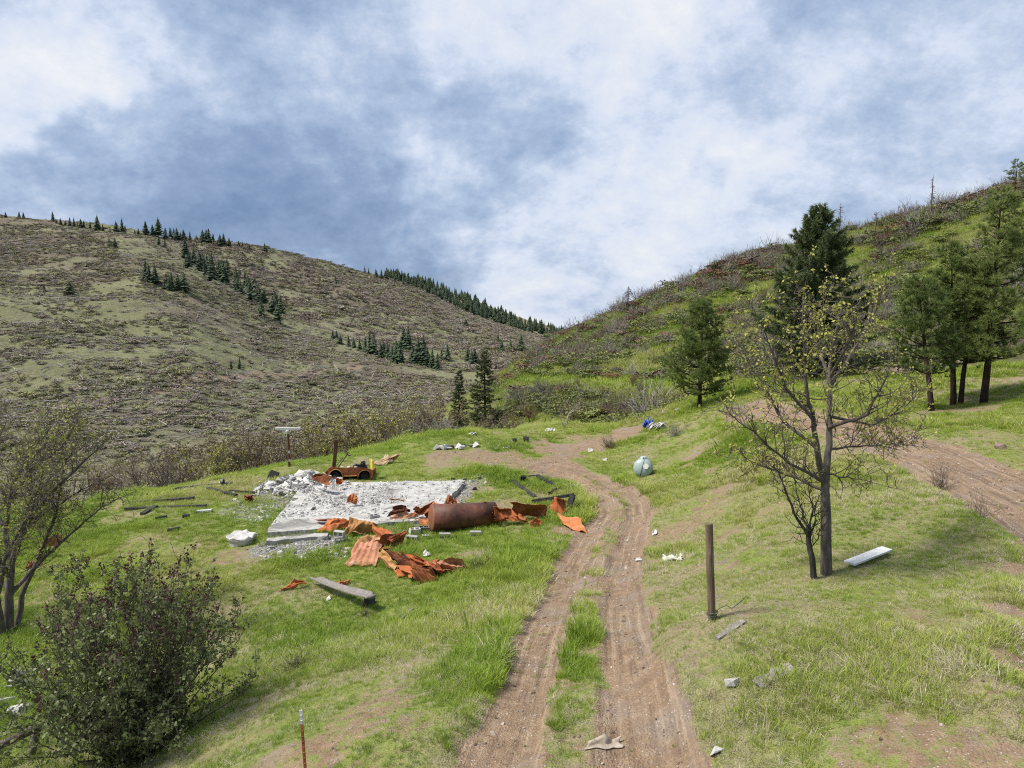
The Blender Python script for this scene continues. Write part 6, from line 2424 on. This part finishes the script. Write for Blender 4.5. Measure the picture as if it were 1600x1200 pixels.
def grey_board():
    c = [lift(485, 907, .16), lift(573, 938, .42), lift(589, 930, .45), lift(500, 904, .22)]
    nu, nv = 24, 7
    u, v = np.meshgrid(np.linspace(0, 1, nu), np.linspace(0, 1, nv), indexing='ij')
    p = ((1 - u) * (1 - v))[..., None] * c[0] + (u * (1 - v))[..., None] * c[1] + (u * v)[..., None] * c[2] + ((1 - u) * v)[..., None] * c[3]
    p[..., 2] += .05 * (2 * np.abs(v - .5)) ** 2 + (vnoise(u * 9, v * 3, 4) - .5) * .03 - .06 * np.sin(u * np.pi)
    p[..., 0] += (vnoise(v * 4, u * 0 + 2, 6) - .5) * .16 * (np.abs(u - .5) > .46)
    o = mesh_obj('grey_board', p.reshape(-1, 3), grid_faces(nu, nv), M['board'])
    md = o.modifiers.new('thickness', 'SOLIDIFY')
    md.thickness = .07
    recenter(o)
    tag(o, 'weathered grey board raised at one end in the grass', 'board')
    g = G(577, 946)
    m = MB()
    rng = np.random.default_rng(9)
    m.tube([g + np.array([0, 0, -.1]), g + np.array([0, .02, .12]), g + np.array([.01, .02, .30])], [.19, .17, .15], 10)
    o = m.build('stump', M['char'], smooth=True)
    recenter(o)
    tag(o, 'dark stump under the raised end of the grey board', 'stump')


grey_board()


# ---- cinder blocks
def cinder_mesh():
    m = MB()
    L_, W_, H_ = .40, .20, .19
    for y in (-W_ / 2 + .015, W_ / 2 - .015):
        m.box((0, y, H_ / 2), (L_, .03, H_))
    for x in (-L_ / 2 + .016, 0, L_ / 2 - .016):
        m.box((x, 0, H_ / 2), (.032, W_ - .062, H_))
    return m


_cm = cinder_mesh()
_cb = None
for (px, py, rz, tip, lab) in [(695, 840, .12, 1, 'cinder block in grass below the left part of the tank'), (743, 837, .10, 1, 'cinder block in grass below the right part of the tank'), (646, 844, -.25, 1, 'cinder block with open cells nearest the curled sheet'),
                               (662, 831, .15, 0, 'cinder block half hidden at the left foot of the tank'), (648, 834, .5, 0, 'flat-lying cinder block between slab and curled sheet'), (665, 840, .2, 0, 'broken low cinder block left of the tank'),
                               (532, 846, .3, 1, 'cinder block at the bottom of the stack by the slab edge'), (584, 812, .6, 0, 'tilted cinder block behind the ochre sheet')]:
    g = G(px, py)
    if _cb is None:
        o = _cm.build('cinder_block', M['rubble'])
        _cb = o
    else:
        o = bpy.data.objects.new('cinder_block', _cb.data)
        COL.objects.link(o)
    o.location = Vector([float(q) for q in g]) + Vector((0, 0, .10 if tip else .02))
    o.rotation_euler = (math.pi / 2 if tip else .1, 0.03, rz)
    o.scale = (1.05, 1.05, 1.05) if py != 840 or px != 665 else (.6, .8, .5)
    tag(o, lab, 'cinder block', 'cinder blocks around the tank')
g = G(531, 846)
o = bpy.data.objects.new('cinder_block', _cb.data)
COL.objects.link(o)
o.location = Vector([float(q) for q in g]) + Vector((.02, .03, .33))
o.rotation_euler = (math.pi / 2, .05, -.2)
tag(o, 'upper cinder block of the stack by the slab edge', 'cinder block', 'cinder blocks around the tank')


# ---- round concrete footing left of the slab
def build_footing():
    g = G(378, 846)
    rng = np.random.default_rng(12)
    m = MB()
    prof = [(-.15, .46), (.05, .48), (.16, .53), (.26, .55), (.28, .52), (.26, .35), (.22, .02)]
    m.lathe(prof, (0, 0, 0), (0, 0, 1), 22)
    v = np.array(m.v)
    v[:, :2] *= (1 + (vnoise(np.arctan2(v[:, 1], v[:, 0]) * 2 + 9, v[:, 2] * 4, 3) - .5) * .28)[:, None]
    v[:, 2] += (vnoise(v[:, 0] * 6, v[:, 1] * 6, 8) - .5) * .16 * (v[:, 2] > .2)
    m.v = [tuple(q) for q in v]
    o = m.build('concrete_footing', M['rubble'])
    o.location = Vector([float(q) for q in g])
    tag(o, 'round pale concrete footing in the grass left of the slab', 'concrete')


build_footing()


# ---- posts
def build_fence_post():
    a, b_ = G(1112.5, 968), None
    b_ = P(1107.5, 817, a[1] - .02)
    root = empty('fence_post', a)
    m = MB()
    pts = [np.array([0, 0, -.25])] + [(b_ - a) * q + np.array([.004 * math.sin(9 * q), 0, 0]) for q in (0.02, .3, .6, .9, .99, 1.0)]
    m.tube(pts, [.062, .062, .060, .059, .058, .057, .048], 14)
    v = np.array(m.v)
    v[:, :2] += (np.random.default_rng(3).normal(0, .0018, (len(v), 2)))
    m.v = [tuple(q) for q in v]
    m.build('post', M['post'], root)
    m = MB()
    for k in range(3):
        m.tube([np.array([math.cos(q) * (.072 + .012 * math.sin(3 * q + k)), math.sin(q) * .072, .06 + .03 * k + .02 * math.sin(q + k)]) for q in np.linspace(0, 6.283, 17)], .006, 4)
    m.build('wire_wrap', M['wire'], root)
    m = MB()
    e = [lift(1113, 962, .08) - a, lift(1125, 950, .14) - a, lift(1135, 946, .18) - a, lift(1142, 950, .10) - a]
    m.tube(e, .006, 4)
    e = [lift(1142, 952, .05) - a, lift(1160, 938, .22) - a, lift(1166, 931, .26) - a, lift(1172, 935, .2) - a]
    m.tube(e, .006, 4)
    m.build('loose_wire', M['wire'], root)
    tag(root, 'lone round wooden fence post with wire at its foot', 'fence post')


build_fence_post()


def build_t_post():
    a = G(478, 1216, 3.5)
    b_ = P(470, 1110, a[1] + .02)
    root = empty('steel_fence_post', a)
    d = b_ - a
    L_ = np.linalg.norm(d)
    def sect(m, q0, q1, k=1.0):
        for w_, h_, oy in ((.038 * k, .006 * k, 0), (.006 * k, .036 * k, .018)):
            p0, p1 = d * q0 + np.array([0, oy, 0]), d * q1 + np.array([0, oy, 0])
            m.add([p + np.array([sx * w_ / 2, sy * h_ / 2, 0]) for p in (p0, p1) for sx, sy in ((-1, -1), (1, -1), (1, 1), (-1, 1))],
                  [(0, 1, 5, 4), (1, 2, 6, 5), (2, 3, 7, 6), (3, 0, 4, 7), (3, 2, 1, 0), (4, 5, 6, 7)])
    m = MB()
    sect(m, -.3, .80)
    for k in range(9):
        m.box(d * (.06 + .08 * k) + np.array([0, -.006, 0]), (.022, .012, .012))
    m.build('shaft', M['rust_dark'], root)
    m = MB()
    sect(m, .80, 1.0, 1.08)
    for k in range(2):
        m.box(d * (.85 + .08 * k) + np.array([0, -.006, 0]), (.024, .012, .012))
    m.build('white_tip', M['white'], root)
    tag(root, 'rusty steel fence post with white tip at the bottom edge', 'fence post')


build_t_post()


def build_rail():
    Yr = 12.9
    a, b_ = P(56, 1136, Yr), P(-70, 1200, Yr - .9)
    foot = P(46, 1212, Yr)
    foot[2] = min(foot[2], gz(foot[0], foot[1])) - .1
    root = empty('rail_fence', foot)
    m = MB()
    m.tube([a - foot + np.array([.08, 0, .01]), (a + b_) / 2 - foot, b_ - foot], [.075, .08, .085], 10)
    m.build('rail', M['rail'], root, smooth=True)
    m = MB()
    m.tube([np.zeros(3), np.array([.02, 0, .4]), a - foot + np.array([0, .06, -.02])], [.085, .08, .075], 10)
    m.build('post', M['rail'], root, smooth=True)
    f2 = b_ - foot
    m = MB()
    gz2 = gz(b_[0], b_[1]) - foot[2] - .15
    m.tube([np.array([f2[0], f2[1], gz2]), f2], [.085, .08], 10)
    m.build('post', M['rail'], root, smooth=True)
    tag(root, 'weathered round rail fence at the bottom left corner', 'fence')


build_rail()


def build_utility_post():
    a = G(452, 729)
    root = empty('utility_post', a)
    s = a[1] / F_PX
    m = MB()
    m.tube([(0, 0, -.3), (0, 0, 22 * s), (0, 0, 59 * s)], [.085, .08, .07], 8)
    m.build('pole', M['char_brown'], root)
    m = MB()
    m.box((0, 0, 61.5 * s), (39 * s, .14, .12))
    m.build('crossarm', M['white'], root)
    m = MB()
    m.tube([(-9 * s, -.05, 60 * s), (-5 * s, -.05, 51 * s)], .03, 5)
    m.tube([(-7 * s, -.05, 60 * s), (0, -.05, 53 * s)], .025, 5)
    m.build('brace', M['white'], root)
    m = MB()
    m.lathe([(0, .10), (.18, .12), (.26, .05)], (0, -.06, 53 * s), (0, 0, 1), 10)
    m.build('insulator', M['white'], root)
    for q in (10, 24):
        m = MB()
        m.box((.05, -.08, q * s), (.10, .05, .14))
        m.build('bracket', M['white'], root)
    tag(root, 'dark utility post with white crossarm at the edge of the flat', 'post')


build_utility_post()


# ---- litter and single stones
def rag(px, py, w, h, mat, label, seed, cat='rag', name='white_rag', group='litter on the grass', amp=.05, lift_=.10):
    return sheet([(px - w / 2, py + h / 2, .02), (px + w / 2, py + h * .35, .02), (px + w * .42, py - h / 2, lift_), (px - w * .4, py - h * .45, lift_)], mat, label, seed, 2, .006, amp, name=name, cat=cat, group=group, nu=22, nv=14, thick=.008, freq=5)


rag(945, 1161, 60, 20, 'cream', 'crumpled dirty cloth lying between the wheel ruts', 501, name='dirty_cloth', group='litter on the drive', amp=.035, lift_=.07)
rag(1050, 872, 34, 10, 'white', 'white rag on the bank left of the fence post', 502)
rag(1023, 832, 8, 9, 'white', 'small white scrap at the foot of the bank', 503, amp=.03)
rag(998, 874, 9, 5, 'white', 'white scrap at the right edge of the drive', 504, amp=.03)
rag(667, 866, 13, 8, 'white', 'white scrap on grass above the crumpled pile', 505, amp=.05)
rag(1012, 663, 16, 8, 'blue', 'blue tarp scrap at the far end of the bank', 506, cat='tarp', name='blue_tarp', amp=.2, lift_=.5)
rag(1024, 667, 26, 7, 'white', 'white plastic heap beside the blue tarp', 507, cat='plastic', name='white_plastic', amp=.2, lift_=.4)
rag(1034, 664, 10, 6, 'white', 'small white bag right of the blue tarp', 508, cat='plastic', name='white_plastic', amp=.15, lift_=.3)
rag(1058, 641, 7, 6, 'white', 'white scrap on the bank left of the lone pine', 509, amp=.1, lift_=.3)
rag(791, 699, 12, 3, 'white', 'white scrap on the bare ground below the log rounds', 510, amp=.05)
rag(922, 704, 8, 4, 'white', 'white scrap on grass near the far spur', 511, amp=.05)
rag(945, 718, 7, 5, 'white', 'white scrap on grass left of the propane tank', 512, amp=.05)
rag(860, 672, 16, 4, 'white', 'white sheet scrap on the far edge of the flat', 513, amp=.06)
rag(738, 678, 14, 4, 'white', 'white scrap at the far edge left of the log rounds', 514, amp=.06)
rag(348, 753, 8, 5, 'white', 'white scrap on the far left charred beam', 515, amp=.08, lift_=.3)
rag(28, 1062, 26, 30, 'white', 'white bag seen behind the lilac at left edge', 516, cat='plastic', name='white_plastic', amp=.2, lift_=.4)
M['foam'] = mat_mottled('white_foam', [(.3, (.50, .50, .49)), (.5, (.62, .62, .61)), (.8, (.68, .68, .67))], 5, .7, .3, .05, rand=0)
timber((1327, 880), (1386, 857), 'white panel lying on grass right of the oak', 'foam', w=.22, h=.035, seed=425, lifts=(.10, .14), name='foam_board', cat='board', group='litter on the grass', jag=.002, n=4)


def stone(px, py, s, label, mat='rock', k=0, squash=.7, name='stone', cat='stone', group='loose stones', sink=.25):
    g = G(px, py)
    if mat == 'rubble':
        me = CHUNK[k]
    else:
        me = chunk_mesh(np.random.default_rng(600 + k), name, M[mat], (1, .8, squash))
    o = bpy.data.objects.new(name, me)
    COL.objects.link(o)
    o.location = Vector([float(q) for q in g]) + Vector((0, 0, s * squash * (.5 - sink)))
    o.scale = (s, s, s)
    o.rotation_euler = (.1 * k, .07 * k, 1.3 * k)
    tag(o, label, cat, group)


stone(1563, 700, .42, 'reddish boulder on the verge above the upper road', k=1)
stone(1141, 1070, .22, 'grey stone left of the flat weathered log', 'rubble', 2)
stone(1118, 1178, .2, 'grey stone low on the near bank', 'rubble', 3)
stone(1092, 884, .1, 'small pale stone at the right edge of the drive', 'rubble', 1)
stone(20, 1120, .5, 'pale stone behind the rail fence, nearest the corner', 'rubble', 0)
stone(8, 1100, .4, 'pale stone at left edge behind the rail fence', 'rubble', 2)
stone(36, 1108, .35, 'pale stone between the rail fence and lilac', 'rubble', 3)
stone(1360, 640, .3, 'small reddish stone by the upper road', k=4)
stone(938, 884, .07, 'tiny white stone lying in the drive', 'rubble', 1)
stone(427, 748, .6, 'dark burnt lump left of the rubble heap', 'char', 5, .9, 'burnt_lump', 'debris', 'burnt debris')
stone(512, 938, .22, 'dull white stone beneath the grey board', 'rubble', 4)
rg2 = np.random.default_rng(71)
rowx = np.sort(rg2.uniform(678, 748, 16))
for i, x in enumerate(rowx):
    stone(float(round(x, 1)), 703 - (x - 678) * .05 + rg2.uniform(-2.5, 1), rg2.uniform(.25, .6), '%s piece from the left in the row of broken blocks' % ordinal(i), 'rubble' if rg2.uniform() < .72 else 'char', int(rg2.integers(0, 5)), .6, 'broken_block', 'debris', 'row of broken blocks at the far side', .2)
for i, (x, y) in enumerate([(717, 752), (726, 750), (736, 753), (748, 749), (758, 755), (708, 749), (728, 776), (742, 765), (770, 771)]):
    stone(x, y, .22 + .03 * (i % 4), '%s dark clinker from the left in the weeds right of the slab' % ordinal(sorted([717, 726, 736, 748, 758, 708, 728, 742, 770]).index(x)), 'char' if i % 2 else 'rubble', i % 5, .6, 'clinker', 'debris', 'clinkers right of the slab')


def log_round(px, py, label, rz):
    g = G(px, py)
    root = empty('log_round', g + np.array([0, 0, .17]), rz)
    m = MB()
    m.lathe([(-.17, .17), (-.16, .19), (.16, .19), (.17, .17)], (0, 0, 0), (1, 0, 0), 16)
    m.build('bark', M['char'], root)
    for sx in (-1, 1):
        m = MB()
        m.lathe([(0, .17), (.006, .16)], (sx * .172, 0, 0), (sx, 0, 0), 16)
        m.build('cut_face', M['board'], root)
    tag(root, label, 'log', 'sawn log rounds')


log_round(803, 693, 'left one of two dark sawn log rounds', .5)
log_round(822, 690, 'right one of two dark sawn log rounds', -.4)
